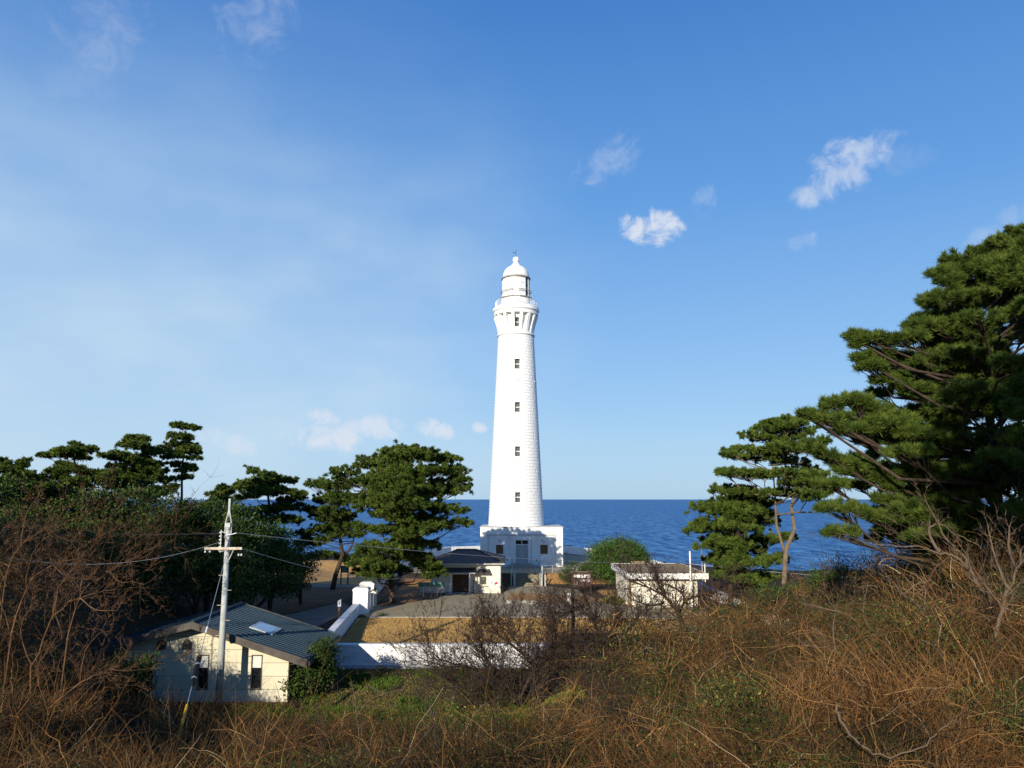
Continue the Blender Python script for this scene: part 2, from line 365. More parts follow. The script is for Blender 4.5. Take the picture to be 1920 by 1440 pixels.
def H(X, Y):
    X = np.asarray(X, dtype=np.float64); Y = np.asarray(Y, dtype=np.float64)
    num = np.zeros_like(X); den = np.zeros_like(X)
    for x, y, z in CP:
        w_ = 1.0 / (((X - x) ** 2 + (Y - y) ** 2) + 4.0) ** 2; num += w_ * z; den += w_
    h = num / den + .12 * np.sin(X * .9 + 1.3 * np.sin(Y * .5)) * np.cos(Y * .8)
    mk = rectmask(X, Y, -10, .5, 43, 53, 3); h = h * (1 - mk) + -1.8 * mk
    mk = rectmask(X, Y, -23.5, -11, 42, 53, 2.5); h = h * (1 - mk) + -1.85 * mk
    mk = rectmask(X, Y, -24.5, -12, 54, 112, 7); h = h * (1 - mk) + np.interp(Y, [54, 75, 120], [-1.7, -1.35, -1.6]) * mk
    mk = rectmask(X, Y, -13.2, 21, 52.4, 138, 1.2); h = h * (1 - mk) + level(Y) * mk
    edge = 131 + 9 * smooth(X, -9, 1) + 2.5 * np.sin(X * .11) - np.clip(X - 9, 0, 14) * 2.0 - np.clip(X - 23, 0, 12) * 1.1
    return h - 24 * smooth(Y, edge, edge + 14)
def Hs(x, y): return float(H(np.array([x]), np.array([y]))[0])
xs = np.unique(np.concatenate([np.arange(-150, -40, 3.0), np.arange(-40, 40, .7), np.arange(40, 151, 3.0)]))
ys = np.unique(np.concatenate([np.arange(-40, 150, .8)]))
GX, GY = np.meshgrid(xs, ys); GZ = H(GX, GY)
nx, ny = len(xs), len(ys)
V = np.stack([GX.ravel(), GY.ravel(), GZ.ravel()], 1)
i = np.arange(nx - 1)[None, :] + nx * np.arange(ny - 1)[:, None]
F = np.stack([i, i + 1, i + 1 + nx, i + nx], -1).reshape(-1, 4)
props(raw('ground', V, F, 'ground_mix', smooth=True), kind='structure')
S = 90000
props(raw('sea', [(-S, 100, -20), (S, 100, -20), (S, S, -20), (-S, S, -20)], [(0, 1, 2, 3)], 'sea_water'), kind='structure')

def drape(name, poly, material, lift, step=1.0, kind='structure'):
    """a ground sheet following the terrain inside a polygon given in plan"""
    from mathutils.geometry import tessellate_polygon
    import bmesh
    bm = bmesh.new(); vs = [bm.verts.new((x, y, 0)) for x, y in poly]; bm.faces.new(vs)
    x0 = min(p[0] for p in poly); x1 = max(p[0] for p in poly); y0 = min(p[1] for p in poly); y1 = max(p[1] for p in poly)
    q = math.floor(x0) + step
    while q < x1:
        bmesh.ops.bisect_plane(bm, geom=bm.verts[:] + bm.edges[:] + bm.faces[:], plane_co=(q, 0, 0), plane_no=(1, 0, 0)); q += step
    q = math.floor(y0) + step
    while q < y1:
        bmesh.ops.bisect_plane(bm, geom=bm.verts[:] + bm.edges[:] + bm.faces[:], plane_co=(0, q, 0), plane_no=(0, 1, 0)); q += step
    bmesh.ops.triangulate(bm, faces=bm.faces[:])
    co = np.array([v.co[:] for v in bm.verts]); bm.verts.index_update()
    F_ = [tuple(v.index for v in f.verts) for f in bm.faces]; bm.free()
    co[:, 2] = H(co[:, 0], co[:, 1]) + lift
    o = raw(name, co, F_, material); return props(o, kind=kind)
drape('lawn', [(-12.4, 53.2), (20.6, 53.2), (20.6, 70.4), (-13.6, 70.4)], 'lawn_dry', .03)
drape('path', [(-14.4, 73.8), (-12.9, 70.9), (6, 70.6), (12, 69.5), (20, 69.5), (20, 76), (10, 78), (8.5, 84), (7.5, 91), (4.2, 94.9), (.0, 94.9), (-1, 87.9), (-7.2, 87.0), (-8, 83.5), (-10.4, 79.3), (-14.0, 76.4)], 'concrete', .04)
drape('terrace', [(-13, 98.4), (18.5, 98.4), (17.3, 106), (13.6, 123), (8.3, 135), (0, 134.5), (-9, 126.5), (-14.5, 107)], 'concrete', .03)
drape('road', [(-24, 56), (-17.4, 54.2), (-15.2, 56), (-16.4, 66), (-15.6, 73.5), (-15.4, 77.5), (-17.5, 82), (-20, 74), (-24, 69.2)], 'asphalt_grey', .03)
drape('footpath', [(-30, 101), (-16.5, 99), (-16, 96), (-30, 97.5)], 'asphalt_grey', .03)
drape('dry_bank', [(4, 95.8), (20, 95.8), (20, 98.3), (4, 98.3)], 'bank_dry', .025)
drape('flower_bed', [(-.6, 82.5), (5.5, 79.8), (9.3, 80.2), (9.3, 83.5), (4.2, 86.8), (0, 88)], 'bank_dry', .045)
drape('lower_lawn', [(9.4, 91), (12, 91), (12, 78), (10.6, 78.5)], 'lawn_dry', .05)
drape('pine_bed', [(-14.1, 76.5), (-10.4, 79.4), (-8, 83.6), (-7.3, 88.0), (-10, 97), (-15.2, 97), (-14.8, 88)], 'earth_warm', .03)
props(MB().box(-12.8, 12, 70.42, 70.56, -1.5, -1.15).build('kerb', 'stone'), kind='structure')
drape('bare_earth', [(-28, 69.5), (-24, 69.6), (-20.2, 74.6), (-17.8, 82.4), (-16.4, 88), (-16.4, 96), (-28, 97)], 'earth', .028)
drape('dry_verge', [(-40, 101.5), (-30, 101.2), (-16.8, 99.2), (-16.8, 118), (-40, 122)], 'lawn_dry', .028)

# ------------------------------------------------------------------ lighthouse
LX, LY = P(967.6, 800, 112.6).x, 112.6
def zat(py, Y=LY): return P(967, py, Y).z
def rat(py, hp): return PR(967, py, LY, hp)
lh = thing('lighthouse', 'tall white round lighthouse tower with domed lantern on a square white base', 'lighthouse', (LX, LY, 0))
z_b = 5.25; z_t = zat(631)
rb = rat(990, 52.3); rt = rat(631, 33.4)
def rsh(z): return rb + (rt - rb) * (z - z_b) / (z_t - z_b)
wins = []
for py in (932, 846, 762.5, 680.5):
    Yf = LY - 3.3; wins.append((P(969, py + 9.5, Yf).z, P(969, py - 9, Yf).z))
WA = math.radians(3.0)
zl = sorted(set([z_b, z_t] + [q for a in wins for q in a] + list(np.linspace(z_b, z_t, 60))))
def hw(z): return .34 / rsh(z)
base_angles = [2 * PI * k / 96 for k in range(96)]
V = []; UV = []; nA = 98
# columns: window edge columns inserted; the angle of the edges narrows with the radius so the opening has straight jambs
cols = []
rest = np.linspace(0, 2 * PI, 97)
for zi, z in enumerate(zl):
    h_ = hw(z); row = [WA - h_, WA + h_] + list(WA + h_ + (2 * PI - 2 * h_) * np.arange(1, 96) / 96)
    for a in row:
        r_ = rsh(z); V.append((LX + r_ * math.sin(a), LY - r_ * math.cos(a), z)); UV.append((a * 3.3, z))
nc = 97; F = []
for zi in range(len(zl) - 1):
    zm = (zl[zi] + zl[zi + 1]) / 2
    inwin = any(a < zm < b_ for a, b_ in wins)
    for k in range(nc):
        if k == 0 and inwin: continue
        k2 = (k + 1) % nc
        F.append((zi * nc + k, zi * nc + k2, (zi + 1) * nc + k2, (zi + 1) * nc + k))
raw('shaft', V, F, 'white_blocks', lh, uv=UV, smooth=True)
def tower_window(z0, z1, r_out, halfw=.34, deep=.42):
    """recessed two-pane sash facing the camera: reveal box, panes, white bar"""
    def q(x, d, z):   # local frame: x right, d inward
        ca, sa = math.cos(WA), math.sin(WA)
        r_ = r_out - d
        return (LX + r_ * sa + x * ca, LY - r_ * ca + x * sa, z)
    fr = MB(); h_ = halfw
    e = .01
    V_ = [q(-h_, -.03, z0), q(h_, -.03, z0), q(h_, -.03, z1), q(-h_, -.03, z1), q(-h_, deep, z0), q(h_, deep, z0), q(h_, deep, z1), q(-h_, deep, z1)]
    fr.add(V_, [(0, 1, 5, 4), (1, 2, 6, 5), (2, 3, 7, 6), (3, 0, 4, 7)])
    zm = (z0 + z1) / 2; d0 = deep - .09
    fr.add([q(-h_, d0, zm - .05), q(h_, d0, zm - .05), q(h_, d0, zm + .05), q(-h_, d0, zm + .05), q(-h_, deep, zm - .05), q(h_, deep, zm - .05), q(h_, deep, zm + .05), q(-h_, deep, zm + .05)],
           [(0, 1, 2, 3), (0, 1, 5, 4), (3, 2, 6, 7)])
    wnd = raw('window', fr.v, fr.f, 'white_paint', lh)
    p = MB(); p.add([q(-h_, deep - .02, z0), q(h_, deep - .02, z0), q(h_, deep - .02, z1), q(-h_, deep - .02, z1)], [(0, 1, 2, 3)])
    p.build('pane', 'pane_grey', wnd)
for z0, z1 in wins: tower_window(z0, z1, rsh((z0 + z1) / 2) - .0)
MB().lathe([(rt, z_t - .12), (rt + .13, z_t - .1), (rt + .16, z_t + .05), (rt + .13, z_t + .2), (rt - .05, z_t + .24)], LX, LY, 96).build('ring_moulding', 'white_paint', lh, True)
zg0 = zat(600); zg1 = zat(594); zc0 = zat(590.5); zc1 = zat(586); zc2 = zat(582.5); zfl = zat(580.5)
gz0, gz1 = P(969, 610.5, LY - 3).z, P(969, 593, LY - 3).z
drum = rt - .08
# bracket drum with a window opening
def grid_drum(z0, z1, rr, wz0, wz1, halfw, name, material):
    V_ = []; zz = sorted({z0, wz0, wz1, z1}); h_ = halfw / rr
    row = [WA - h_, WA + h_] + list(WA + h_ + (2 * PI - 2 * h_) * np.arange(1, 96) / 96)
    for z in zz:
        for a in row: V_.append((LX + rr * math.sin(a), LY - rr * math.cos(a), z))
    F_ = [(zi * 97 + k, zi * 97 + (k + 1) % 97, (zi + 1) * 97 + (k + 1) % 97, (zi + 1) * 97 + k) for zi in range(len(zz) - 1) for k in range(97)
          if not (k == 0 and wz0 - 1e-6 < zz[zi] and zz[zi + 1] < wz1 + 1e-6)]
    return raw(name, V_, F_, material, lh, smooth=True)
grid_drum(z_t + .2, zg1 + .6, drum, gz0, gz1, .34, 'bracket_drum', 'white_paint')
tower_window(gz0, gz1, drum, deep=.36)
prof_r = [(drum - .1, z_t + .25), (drum + .03, z_t + .3), (rat(612, 36.3), zat(612)), (rat(600, 40.0), zat(601)), (rat(594, 41.0), zat(597)), (rat(594, 41.0), zg1 + .02), (drum - .1, zg1 + .02)]
for k in range(16):
    a = math.radians(14.25 + 22.5 * k); ca, sa = math.cos(a), math.sin(a); hwk = .21
    V_ = []
    for s_ in (-1, 1):
        for r_, z in prof_r:
            V_.append((LX + r_ * sa + s_ * hwk * ca, LY - r_ * ca + s_ * hwk * sa, z))
    n_ = len(prof_r)
    F_ = [tuple(range(n_)), tuple(reversed(range(n_, 2 * n_)))] + [(i_, i_ + n_, (i_ + 1) % n_ + n_, (i_ + 1) % n_) for i_ in range(n_)]
    raw('bracket', V_, F_, 'white_paint', lh)
R1 = rat(592, 41.6); R2 = rat(588, 43.6)
MB().lathe([(drum - .1, zg1 + .03), (R1, zg1 + .03), (R1, zc0 + .2), (R1 + .05, zc1 - .1), (R2, zc1 + .02), (R2, zc1 + .42), (R2 - .1, zc1 + .5), (R1 - .05, zc2 + .3), (R1 - .1, zfl + .1), (.3, zfl + .1)], LX, LY, 96).build('gallery', 'white_paint', lh)
zf = zfl + .1
rl = MB(); RR = R1 - .25
for zz in (zf + 1.0, zf + .12): 
    rl.tube([(LX + RR * math.sin(2 * PI * k / 64), LY - RR * math.cos(2 * PI * k / 64), zz) for k in range(65)], .035, 6, cap=False)
for k in range(96):
    a = 2 * PI * k / 96
    rl.tube([(LX + RR * math.sin(a), LY - RR * math.cos(a), zf - .02), (LX + RR * math.sin(a), LY - RR * math.cos(a), zf + 1.0)], .03 if k % 6 == 0 else .014, 5)
rl.build('gallery_railing', 'white_paint', lh)
rd = rat(575, 27.2); zs0 = zat(561.5)
MB().lathe([(rd, zf - .01), (rd, zs0 - .05), (rd - .3, zs0 - .02)], LX, LY, 64).build('lantern_drum', 'white_paint', lh, False)
dd = MB(); 
for (x0, x1, z0, z1, dep) in ((-.42, .42, zf, zf + 1.75, .06),):
    dd.box(LX + .15 + x0, LX + .15 + x1, LY - rd - dep, LY - rd + .15, z0, z1)
dr = dd.build('gallery_door', 'white_paint', lh)
MB().box(LX - .05 + .4, LX - .05 + .46, LY - rd - .1, LY - rd - .05, zf + .8, zf + .95).build('handle', 'dark_metal', dr)
rs = rat(562, 30.0)
MB().lathe([(rd - .2, zs0 - .02), (rs, zs0), (rs + .02, zs0 + .1), (rs - .3, zs0 + .16), (rd - .4, zs0 + .3)], LX, LY, 64).build('lantern_sill', 'lantern_ring', lh)
rgz = rat(545, 24.9); ze = zat(523.8)
gl0, gl1 = zs0 + .2, ze
MB().lathe([(rgz, gl0), (rgz, gl1)], LX, LY, 60, math.radians(50), math.radians(110), False).build('lantern_glass', 'dark_glass', lh)
MB().lathe([(rgz - .03, gl0), (rgz - .03, gl1)], LX, LY, 100, math.radians(-250), math.radians(42), False).build('lantern_blind', 'white_paint', lh, True)
mb = MB()
for k in range(16):
    a = 2 * PI * k / 16 + math.radians(-2.5); x, y = LX + (rgz + .02) * math.sin(a), LY - (rgz + .02) * math.cos(a)
    mb.tube([(x, y, gl0), (x, y, gl1)], .045, 5)
for zz in (gl0 + (gl1 - gl0) * .36, gl0 + (gl1 - gl0) * .68):
    mb.tube([(LX + (rgz + .01) * math.sin(2 * PI * k / 48), LY - (rgz + .01) * math.cos(2 * PI * k / 48), zz) for k in range(49)], .03, 4, cap=False)
mb.build('glazing_bars', 'white_paint', lh)
zh = zat(548.5); rh = rat(548, 28.4)
hr = MB().tube([(LX + rh * math.sin(a), LY - rh * math.cos(a), zh) for a in np.linspace(math.radians(10), math.radians(350), 60)], .06, 6)
for a in np.linspace(math.radians(14), math.radians(346), 12):
    hr.tube([(LX + rh * math.sin(a), LY - rh * math.cos(a), zh), (LX + rgz * math.sin(a), LY - rgz * math.cos(a), zh - .25)], .03, 5)
hr.build('handrail', 'lantern_ring', lh)
re_ = rat(523, 27.2)
MB().lathe([(rgz - .2, ze - .05), (re_, ze - .05), (re_ + .03, ze + .1), (rgz, ze + .2)], LX, LY, 64).build('lantern_eave', 'lantern_ring', lh)
dome = [(24.6, 521), (24.4, 517), (23.4, 512.5), (21.2, 508), (18.3, 504.5), (14.6, 501.6), (10.5, 499.8), (8.2, 499.2)]
cap = [(8.2, 499.0), (8.2, 496.5), (7.6, 495.8), (5.4, 495.0), (5.0, 492.5), (4.2, 491.5)]
MB().lathe([(rat(p, h_), zat(p)) for h_, p in dome] , LX, LY, 64).build('dome', 'white_paint', lh, True)
MB().lathe([(rat(p, h_), zat(p)) for h_, p in cap], LX, LY, 32).build('dome_cap', 'white_paint', lh, False)
rbll = rat(488, 6.3); zbl = zat(487.5)
MB().lathe([(max(.01, rbll * math.sin(a)), zbl - rbll * math.cos(a)) for a in np.linspace(.05, PI, 16)], LX, LY, 24).build('ball_finial', 'white_paint', lh, True)
v = MB(); zv = zbl + rbll - .02
v.tube([(LX, LY, zv), (LX, LY, zv + .95)], .035, 6)
v.tube([(LX - .35, LY, zv + .62), (LX + .05, LY, zv + .62)], .03, 5); v.tube([(LX - .35, LY - .07, zv + .62), (LX - .35, LY + .07, zv + .7)], .08, 6)
v.box(LX - .02, LX + .09, LY - .05, LY + .05, zv + .92, zv + 1.05)
v.build('wind_vane', 'dark_metal', lh)
for a, py in ((-1.0, 717), (-.40, 717), (.1, 717), (1.45, 719), (1.1, 718)):
    z = zat(py); r_ = rsh(z); fx = MB().box(LX + r_ * math.sin(a) - .06, LX + r_ * math.sin(a) + .06, LY - r_ * math.cos(a) - .12, LY - r_ * math.cos(a) + .05, z - .1, z + .1); fx.build('wall_lamp', 'steel', lh)
cd = MB(); a = -.86
cd.tube([(LX + (rsh(z) + .03) * math.sin(a), LY - (rsh(z) + .03) * math.cos(a), z) for z in (z_b, 12, 19, z_t)], .03, 5).build('lightning_conductor', 'white_grey', lh)

# square base building
BY = 107.4
bx0 = P(900.3, 1030, BY).x; bx1 = P(1055.5, 1030, BY).x; bz1 = 5.27; BD = 117.8
# front wall with openings via pieces
def front_wall(mb, x0, x1, z0, z1, y0, y1, holes):
    """wall slab in the xz plane from y0 (front) to y1 with rectangular holes [(hx0,hx1,hz0,hz1)], split in columns"""
    xs_ = sorted({x0, x1} | {h_[0] for h_ in holes} | {h_[1] for h_ in holes})
    for a_, b_ in zip(xs_[:-1], xs_[1:]):
        hs = sorted([h_ for h_ in holes if h_[0] <= a_ + 1e-6 and h_[1] >= b_ - 1e-6], key=lambda q: q[2])
        z = z0
        for h_ in hs:
            if h_[2] > z + 1e-4: mb.box(a_, b_, y0, y1, z, h_[2])
            z = h_[3]
        if z1 > z + 1e-4: mb.box(a_, b_, y0, y1, z, z1)
    return mb
def px2(x0, y0, x1, y1, Y): a_ = P(x0, y1, Y); b_ = P(x1, y0, Y); return (a_.x, b_.x, a_.z, b_.z)
door = px2(967, 1013.3, 990, 1055.5, BY); w1 = px2(930, 1021.5, 943.5, 1038.7, BY); w2 = px2(1013, 1021.5, 1027, 1038.7, BY)
mb = MB(); front_wall(mb, bx0, bx1, -.3, bz1, BY, BY + .35, [door, w1, w2])
mb.box(bx0, bx0 + .35, BY + .35, BD, -.3, bz1); mb.box(bx1 - .35, bx1, BY + .35, BD, -.3, bz1); mb.box(bx0 + .35, bx1 - .35, BD - .35, BD, -.3, bz1)
mb.box(bx0 + .35, bx1 - .35, BY + .35, BD - .35, 4.9, 5.1)
bb = mb.build('base_building', 'white_render', lh)
tr = MB(); tr.box(bx0 - .06, bx1 + .06, BY - .06, BD + .06, bz1, bz1 + .12)
tr.build('parapet_cap', 'white_grey', bb)
for w_ in (w1, w2):
    f_ = MB(); a_, b_, c_, d_ = w_
    for q in ((a_ - .1, b_ + .1, d_, d_ + .1), (a_ - .14, b_ + .14, c_ - .12, c_), (a_ - .1, a_, c_, d_), (b_, b_ + .1, c_, d_)): f_.box(q[0], q[1], BY - .05, BY - .002, q[2], q[3])
    wo_ = f_.build('window_frame', 'white_paint', bb)
    MB().box(a_, b_, BY + .12, BY + .18, c_, d_).build('window_board', 'board_brown', bb)
a_, b_, c_, d_ = door
MB().box(a_, b_, BY + .16, BY + .22, c_, d_ - .62).build('door', 'grey_door', bb)
tm = d_ - .5
MB().box(a_, b_, BY + .18, BY + .22, tm, d_).build('transom_window', 'dark_glass', bb)
f_ = MB(); f_.box(a_, b_, BY + .1, BY + .24, tm - .12, tm); f_.box((a_ + b_) / 2 - .05, (a_ + b_) / 2 + .05, BY + .1, BY + .17, tm, d_)
f_.box((a_ + b_) / 2 - .015, (a_ + b_) / 2 + .015, BY + .145, BY + .158, c_, tm - .12)
f_.box(a_ - .32, a_, BY - .07, BY - .002, 0, d_ + .05); f_.box(b_, b_ + .32, BY - .07, BY - .002, 0, d_ + .05); f_.box(a_ - .4, b_ + .4, BY - .12, BY - .002, d_ + .05, d_ + .3)
f_.build('door_frame', 'white_paint', bb)
pp = MB(); zt_ = P(980, 1002.5, BY).z
pp.tube([(P(912, 1003, BY).x, BY - .1, zt_), (P(1041, 1003, BY).x, BY - .1, zt_)], .07, 6)
for px in (915.5, 1041): pp.tube([(P(px, 1003, BY).x, BY - .1, zt_), (P(px, 1003, BY).x, BY - .1, .05)], .045, 6)
pp.tube([(P(996.5, 1003, BY).x, BY - .08, zt_ - .1), (P(996.5, 1003, BY).x, BY - .08, .05)], .03, 6)
pp.build('drain_pipe', 'white_grey', bb)
for px, py, s_ in ((937, 1013.5, .16), (1016, 1013.5, .08), (1020, 1016.5, .13), (952, 1049.5, .08), (1006, 1050, .08), (1035, 1049.5, .06)):
    q = P(px, py, BY); MB().box(q.x - s_, q.x + s_, BY - .05, BY - .002, q.z - s_ * 1.2, q.z + s_ * 1.2).build('wall_vent', 'white_grey' if s_ > .1 else 'dark_metal', bb)
st = MB(); cx = (a_ + b_) / 2
for k, (hw_, dp) in enumerate(((2.1, 1.5), (1.7, 1.1), (1.3, .75))): st.box(cx - hw_, cx + hw_, BY - dp, BY - .08, k * .17 + .03, (k + 1) * .17 + .03)
st.build('door_steps', 'stone', lh)
q0 = P(1013, 1060, BY - .9); q1 = P(1026.5, 1060, BY - .9)
cb = thing('electric_cabinet', 'small white metal cabinet standing against the lighthouse base wall', 'cabinet', (q0.x, BY - .9, 0))
MB().box(q0.x, q1.x, BY - .9, BY - .35, .03, .92, .02).build('body', 'white_paint', cb); MB().box(q0.x - .03, q1.x + .03, BY - .93, BY - .32, .92, .98).build('lid', 'white_paint', cb)
MB().box(q1.x + .002, q1.x + .01, BY - .85, BY - .4, .1, .85).build('side_grille', 'dark_metal', cb)

# ------------------------------------------------------------------ kiosk
KY = 88.2; kz = -1.22
def kx(px): return P(px, 1085, KY).x
kx0, kx1 = P(808, 1085, KY).x, kx(938.3)
kd0 = px2(848, 1077, 879, 1112, KY); kw = px2(899, 1081, 912, 1096, KY)
ks = thing('kiosk', 'cream ticket house with dark hipped roof beside the terrace steps', 'building', ((kx0 + kx1) / 2, KY, kz))
ez = P(930, 1058, KY).z
mb = MB(); front_wall(mb, kx0, kx1, kz - .2, ez, KY, KY + .25, [kd0, kw])
mb.box(kx0, kx0 + .25, KY + .25, KY + 8, kz - .2, ez); mb.box(kx1 - .25, kx1, KY + .25, KY + 8, kz - .2, ez); mb.box(kx0 + .25, kx1 - .25, KY + 7.75, KY + 8, kz - .2, ez)
mb.build('wall', 'cream', ks)
rx0, rx1, ry0, ry1 = kx0 - .55, kx1 + .5, KY - .6, KY + 8.5
rz = P(880, 1030.5, KY + 4).z
mb = MB(); rg0, rg1 = rx0 + 3.1, rx1 - 3.4; ym = (ry0 + ry1) / 2
mb.add([(rx0, ry0, ez + .05), (rx1, ry0, ez + .05), (rx1, ry1, ez + .05), (rx0, ry1, ez + .05), (rg0, ym, rz), (rg1, ym, rz), (rx0, ry0, ez + .16), (rx1, ry0, ez + .16), (rx1, ry1, ez + .16), (rx0, ry1, ez + .16)],
       [(0, 3, 2, 1), (0, 1, 7, 6), (1, 2, 8, 7), (2, 3, 9, 8), (3, 0, 6, 9), (6, 7, 5, 4), (8, 9, 4, 5), (7, 8, 5), (9, 6, 4)])
rf = mb.build('roof', 'roof_slate', ks)
rc = MB(); rc.tube([(rg0, ym, rz + .03), (rg1, ym, rz + .03)], .09, 6)
for e_, g_ in (((rx0, ry0), rg0), ((rx1, ry0), rg1), ((rx1, ry1), rg1)): rc.tube([(e_[0], e_[1], ez + .18), (g_, ym, rz + .03)], .06, 5)
rc.build('ridge_tiles', 'roof_slate', rf)
MB().box(rx0 + .02, rx1 - .02, ry0 - .07, ry0 - .003, ez + .02, ez + .13).build('gutter', 'white_grey', rf)
MB().box(rx0 + .2, rx1 - .2, ry0 + .2, ry1 - .2, ez, ez + .045).build('soffit', 'white_render', rf)
MB().box(kd0[0], kd0[1], KY + .1, KY + .16, kd0[2], kd0[3]).build('door', 'brown_wood', ks)
f_ = MB()
for q in ((kd0[0] - .14, kd0[0]), (kd0[1], kd0[1] + .14)): f_.box(q[0], q[1], KY - .05, KY + .1, kd0[2], kd0[3] + .0)
f_.box(kd0[0] - .14, kd0[1] + .14, KY - .05, KY + .1, kd0[3], kd0[3] + .1)
f_.build('door_frame', 'white_paint', ks)
dl = MB(); xm = (kd0[0] + kd0[1]) / 2; dl.box(xm - .02, xm + .02, KY + .08, KY + .098, kd0[2], kd0[3])
for s_ in (-1, 1):
    for q in (.25, .75): dl.box(xm + s_ * q * .9 - .3, xm + s_ * q * .9 + .0, KY + .085, KY + .098, kd0[2] + .2, kd0[2] + .23)
dl.build('door_rails', 'dark_wood', ks)
c0 = P(836, 1064.5, KY - .2); c1 = P(891, 1075.5, KY - 1.2)
cn = MB(); cn.prism([(KY - .01, c0.z), (KY - 1.3, c1.z + .22), (KY - 1.3, c1.z + .02), (KY - .01, c1.z + .05)], 'x', kx(835.8), kx(892)).build('canopy', 'dark_metal', ks)
MB().box(kx(835.8), kx(892), KY - 1.36, KY - 1.303, c1.z, c1.z + .1).build('canopy_edge', 'white_grey', ks)
for px in (846.5, 881.5): MB().tube([(kx(px), KY - 1.2, kz), (kx(px), KY - 1.2, c1.z + .02)], .06, 8).build('canopy_post', 'white_paint', ks)
MB().tube([(kx(888.2), KY - 1.0, kz), (kx(888.2), KY - 1.0, c1.z + .02)], .06, 6).build('down_pipe', 'dark_metal', ks)
MB().box(kx(837), kx(888), KY - 1.5, KY - .02, kz - .15, kz + .12).build('door_step', 'stone', ks)
h0 = px2(896, 1067, 916, 1075, KY)
MB().prism([(KY - .005, h0[3]), (KY - .75, h0[2] + .08), (KY - .75, h0[2]), (KY - .005, h0[2] + .12)], 'x', h0[0], h0[1] + .15).build('window_hood', 'roof_slate', ks)
MB().box(kw[0], kw[1], KY + .1, KY + .15, kw[2], kw[3]).build('window', 'pane_grey', ks)
MB().box(kw[0] - .15, kw[1] + .2, KY - .16, KY - .003, kw[2] - .22, kw[2] - .1).build('window_sill', 'stone', ks)
for px in (884.6,):
    for py in (1092, 1102): 
        q = P(px, py, KY); MB().box(q.x - .09, q.x + .09, KY - .03, KY - .003, q.z - .25, q.z + .22).build('notice', 'white_grey', ks)
sg = MB(); q0 = P(919.5, 1090, KY); q1 = P(934.6, 1099, KY)
sgn = sg.box(q0.x, q1.x, KY - .02, KY - .003, q1.z, q0.z).build('direction_sign', 'text_white', ks)
q = P(920, 1094.2, KY); text_mesh('lettering', '灯台', .27, (q.x + .02, KY - .026, q.z - .02), 'black_paint', sgn, boldness=.006)
q = P(920.8, 1098, KY); text_mesh('lettering', '入口', .23, (q.x + .07, KY - .026, q.z - .02), 'black_paint', sgn, boldness=.006)
q = P(931.2, 1093.2, KY); MB().prism([(q.x - .14, q.z + .13), (q.x - .14, q.z - .13), (q.x + .02, q.z - .15), (q.x + .17, q.z), (q.x + .02, q.z + .15)], 'y', KY - .03, KY - .021).build('arrow', 'red_paint', sgn)

# notice board (teal) left of the kiosk
ny_ = 84.6; nz0 = Hs(-8, ny_)
nb = thing('display_case', 'low teal and grey display panel on two white legs under the big pine', 'display case', (P(805, 1110, ny_).x, ny_, nz0))
q = px2(784, 1092, 833, 1100, ny_); MB().box(q[0], q[1], ny_, ny_ + .08, q[2], q[3]).build('header_panel', 'teal_panel', nb)
q2 = px2(786, 1100, 833, 1111, ny_); MB().box(q2[0], q2[1], ny_ + .01, ny_ + .07, q2[2], q2[3] - .003).build('panel', 'white_grey', nb)
for px in (794, 820): MB().box(P(px, 1110, ny_).x - .05, P(px, 1110, ny_).x + .05, ny_ - .04, ny_ - .003, nz0 - .1, q[2]).build('leg', 'white_paint', nb)
q = P(806, 1106, ny_); MB().box(q.x - .15, q.x + .12, ny_ - .0, ny_ + .007, q.z - .08, q.z + .08).build('plate', 'text_white', nb)

# ------------------------------------------------------------------ storage building
SY = 76.8; sz0 = Hs(15, SY); sx0 = P(1180.5, 1100, SY).x; sx1 = P(1307.5, 1100, SY).x; sY1 = SY + 10
ft = P(1250, 1075.3, SY - .8).z; fb = P(1250, 1086, SY - .8).z
sb = thing('storage_building', 'white flat roofed outbuilding with wide brown gravel roof behind bare branches', 'building', ((sx0 + sx1) / 2, SY, sz0))
mb = MB(); mb.box(sx0, sx1, SY, sY1, sz0 - .6, fb + .02)
mb.build('wall', 'cream', sb)
fx0, fx1 = P(1175, 1080, SY - .8).x, P(1328.5, 1080, SY - .8).x; fy0, fy1 = SY - .8, sY1 + 1.2
mb = MB()
for q in ((fx0, fx1, fy0, fy0 + .15), (fx0, fx0 + .15, fy0 + .15, fy1), (fx1 - .15, fx1, fy0 + .15, fy1), (fx0 + .15, fx1 - .15, fy1 - .15, fy1)): mb.box(q[0], q[1], q[2], q[3], fb, ft)
mb.build('fascia', 'fascia_white', sb)
rf = MB().box(fx0 + .15, fx1 - .15, fy0 + .15, fy1 - .15, fb + .06, ft - .04).build('roof', 'roof_gravel', sb)
rb_ = MB().box(fx1 - .75, fx1 - .3, fy0 + 1, fy1 - .15, ft - .035, ft + .05); rb_.box(fx0 + 2.3, fx1 - 4, fy1 + .01, fy1 + .3, ft - .1, ft + .22)
rb_.build('roof_kerb', 'roof_gravel', rf)
MB().box(fx0 + .16, fx1 - .16, fy0 + .16, fy1 - .16, fb - .05, fb + .055).build('soffit', 'brown_wood', sb)
MB().box(sx0 - .06, sx0 + .16, SY - .06, SY - .003, sz0 - .3, fb - .051).build('corner_board', 'board_brown', sb)
MB().tube([(sx0 + .55, SY - .08, sz0 - .3), (sx0 + .55, SY - .08, fb - .06)], .05, 6).build('down_pipe', 'white_grey', sb)
MB().box(sx0 - .03, sx1 + .03, SY - .05, SY - .003, sz0 - .3, sz0 + .25).build('plinth', 'stone', sb)
dr = MB().box(sx0 - .05, sx0 - .003, SY + 2.2, SY + 3.6, sz0, sz0 + 2.1).build('door', 'cream', sb)
